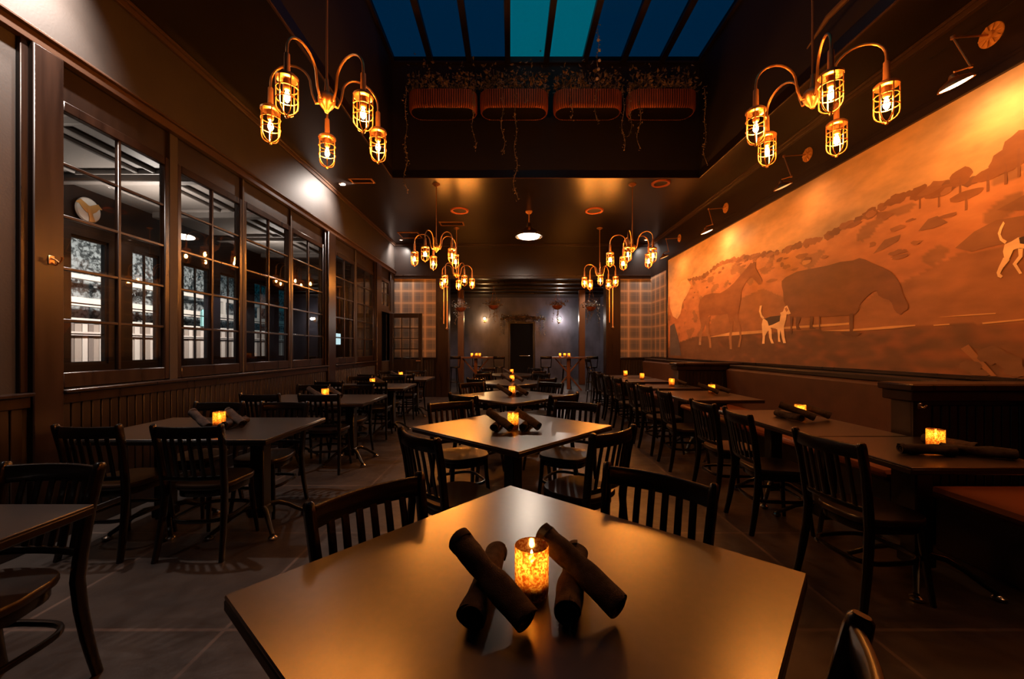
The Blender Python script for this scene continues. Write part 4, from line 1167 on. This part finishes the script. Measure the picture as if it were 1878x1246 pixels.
for i, (x, lab) in enumerate(PL):
    o = empty('trough_planter', (x, 6.48, 5.10), 0, 'ribbed copper trough planter with trailing plants high under the skylight, ' + lab, 'planter', 'copper trough planters in the light well')
    # half-round stadium trough: dark body paints in the shade between copper ribs
    n_ = 72; Lx, R = .37, .165
    outl = []; Ry = R*1.15; per = 4*Lx+pi*(R+Ry)
    for k in range(n_):
        d_ = per*k/n_; arc = per/2-2*Lx
        if d_ < 2*Lx: outl.append((-Lx+d_, -Ry))
        elif d_ < 2*Lx+arc: t = (d_-2*Lx)/arc*pi-pi/2; outl.append((Lx+R*cos(t), Ry*sin(t)))
        elif d_ < 4*Lx+arc: outl.append((Lx-(d_-2*Lx-arc), Ry))
        else: t = (d_-4*Lx-arc)/arc*pi+pi/2; outl.append((-Lx+R*cos(t), Ry*sin(t)))
    mb = MB(); lv = [(.88, 0), (.97, .03), (1.0, .09), (1.0, .28), (.94, .28), (.92, .18)]
    vs = []
    for s_, z in lv:
        for k, (a, b_) in enumerate(outl):
            q = s_*(1 if k % 2 else .965); vs.append((a*(s_*.06+.94) if False else a*(1-(1-s_)*.4)*(1 if k % 2 else .985), b_*q, z))
    fs = [(j*n_+k, j*n_+(k+1) % n_, (j+1)*n_+(k+1) % n_, (j+1)*n_+k) for j in range(len(lv)-1) for k in range(n_)]
    fs.append(tuple(range(n_-1, -1, -1))); mb.add(vs, fs)
    for k in range(0, n_, 1):
        a_, b_ = outl[k]; q = math.hypot(a_, b_); nx_, ny_ = a_*.15/q, b_/q
        pts = [(a_*(1-(1-s_)*.4)*1.004+nx_*.004, b_*s_+ny_*.006, z) for s_, z in lv[:4]]
        mb.sweep(pts, rr(.026, .010, .003), up=(nx_, ny_, .01), mi=1)
    mb.build('trough', [M['woodd'], M['copper']], o)
    mb = MB(); mb.box(-.45, .45, -.12, .12, .20, .26)
    mb.build('soil', M['black'], o)
    mb = MB(); mb.tube([(-.4, .15, .30), (-.4, .32, .34)], .01, 6).tube([(.4, .15, .30), (.4, .32, .34)], .01, 6).build('wall_brackets', M['iron'], o)
    mb = MB()
    for k in range(26):
        bx = rnd.uniform(-.48, .48); h_ = rnd.uniform(.12, .36); dx = rnd.uniform(-.08, .08); by = rnd.uniform(-.12, .12)
        mb.tube([(bx, by, .29), (bx+dx*.5, by, .29+h_*.6), (bx+dx, by-.02, .29+h_)], .003, 4)
    leaves(mb, lambda: (rnd.uniform(-.54, .54), rnd.uniform(-.18, .16), .30+abs(rnd.gauss(0, .17))), 620, .035, .085, rnd)
    mb.build('foliage', M['leaf'], o)
    for (vx, ln) in {0: ((-.55, 1.6), (.50, .95)), 1: ((-.18, 1.0), (.02, 1.75), (.22, .25)), 2: ((-.30, .5), (.10, .55), (.52, .95)), 3: ((-.55, .75), (-.40, .95), (.62, 1.2))}[i]:
        mb = MB(); vine(mb, (vx, -.20, .30), ln, rnd, 55); mb.build('vine', M['leaf'], o)
# long vine with pods from the skylight
mb = MB(); vine(mb, (1.30, 6.0, ZS-.035), 1.1, rnd, 30, .02, .035)
o = mb.build('hanging_vine', M['leaf']); tag(o, 'long dry vine hanging from the skylight right of the bright panes', 'vine')
for k, z in enumerate((-.25, -.40, -.55, -.68, -.82)): MB().lathe([(0, -.025), (.022, -.01), (.022, .01), (0, .025)], 8, (1.30+.02*sin(k), 5.99, ZS+z)).build('seed_pod', M['trimwhite'], o)
# dry branch on the right side of the light well
mb = MB(); mb.tube([(AX1-.01, 3.4, 4.62), (AX1-.10, 3.6, 4.55), (AX1-.16, 3.85, 4.50), (AX1-.10, 4.2, 4.46)], .02, 7, radii=[.012, .03, .025, .008]).tube([(AX1-.10, 3.6, 4.55), (AX1-.2, 3.6, 4.68), (AX1-.22, 3.5, 4.8)], .015, 6)
o = mb.build('dry_branch', M['stem']); tag(o, 'crooked dry branch fixed to the right side of the skylight well', 'branch')
# hanging bowls in the back room
for i, (px, y, z, lab) in enumerate(((-1.72, 14.0, 2.72, 'far left'), (-.60, 14.5, 2.85, 'left of centre'), (1.68, 14.5, 2.85, 'right of centre'), (2.78, 14.0, 2.75, 'far right'))):
    o = empty('hanging_bowl_planter', (px, y, z), 0, 'copper bowl planter overflowing with leaves hanging in the back room, ' + lab, 'planter', 'hanging bowl planters')
    MB().lathe([(0, -.12), (.08, -.11), (.16, -.05), (.19, .02), (.175, .02), (.14, -.04), (0, -.08)], 20).build('bowl', M['copper'], o)
    mb = MB()
    leaves(mb, lambda: (rnd.gauss(0, .15), rnd.gauss(0, .12), .04+abs(rnd.gauss(0, .10))), 220, .04, .09, rnd)
    for k in range(5): vine(mb, (rnd.uniform(-.25, .25), -.1, .02), rnd.uniform(.25, .65), rnd, 60, .03, .06)
    mb.build('foliage', M['leaf'], o)
    mb = MB()
    for a in (0, 2.1, 4.2): mb.tube([(.18*cos(a), .18*sin(a), .02), (0, 0, 3.6-z-.05)], .004, 5)
    mb.build('hanging_wires', M['brassd'], o)
gm = MB()
gm.tube([(-.42+1.94*k/21, 17.72, 2.62+.10*sin(k/21*pi)) for k in range(22)], .05, 6)
leaves(gm, lambda: (rnd.uniform(-.40, 1.5), 17.72+rnd.uniform(-.1, .1), 2.68+rnd.gauss(0, .06)), 420, .06, .14, rnd)
o = gm.build('door_garland', M['leaf']); tag(o, 'dry leafy garland draped over the far black door', 'garland')
for x in (-.40, -.28, 1.30, 1.45):
    gv = MB(); vine(gv, (x, 17.7, 2.7), .75, rnd, 60, .04, .08); gv.build('vine', M['leaf'], o)
MB().tube([(-.2, 17.76, 2.6), (-.2, 17.99, 2.6)], .012, 6).tube([(1.2, 17.76, 2.6), (1.2, 17.99, 2.6)], .012, 6).build('garland_brackets', M['iron'], o)
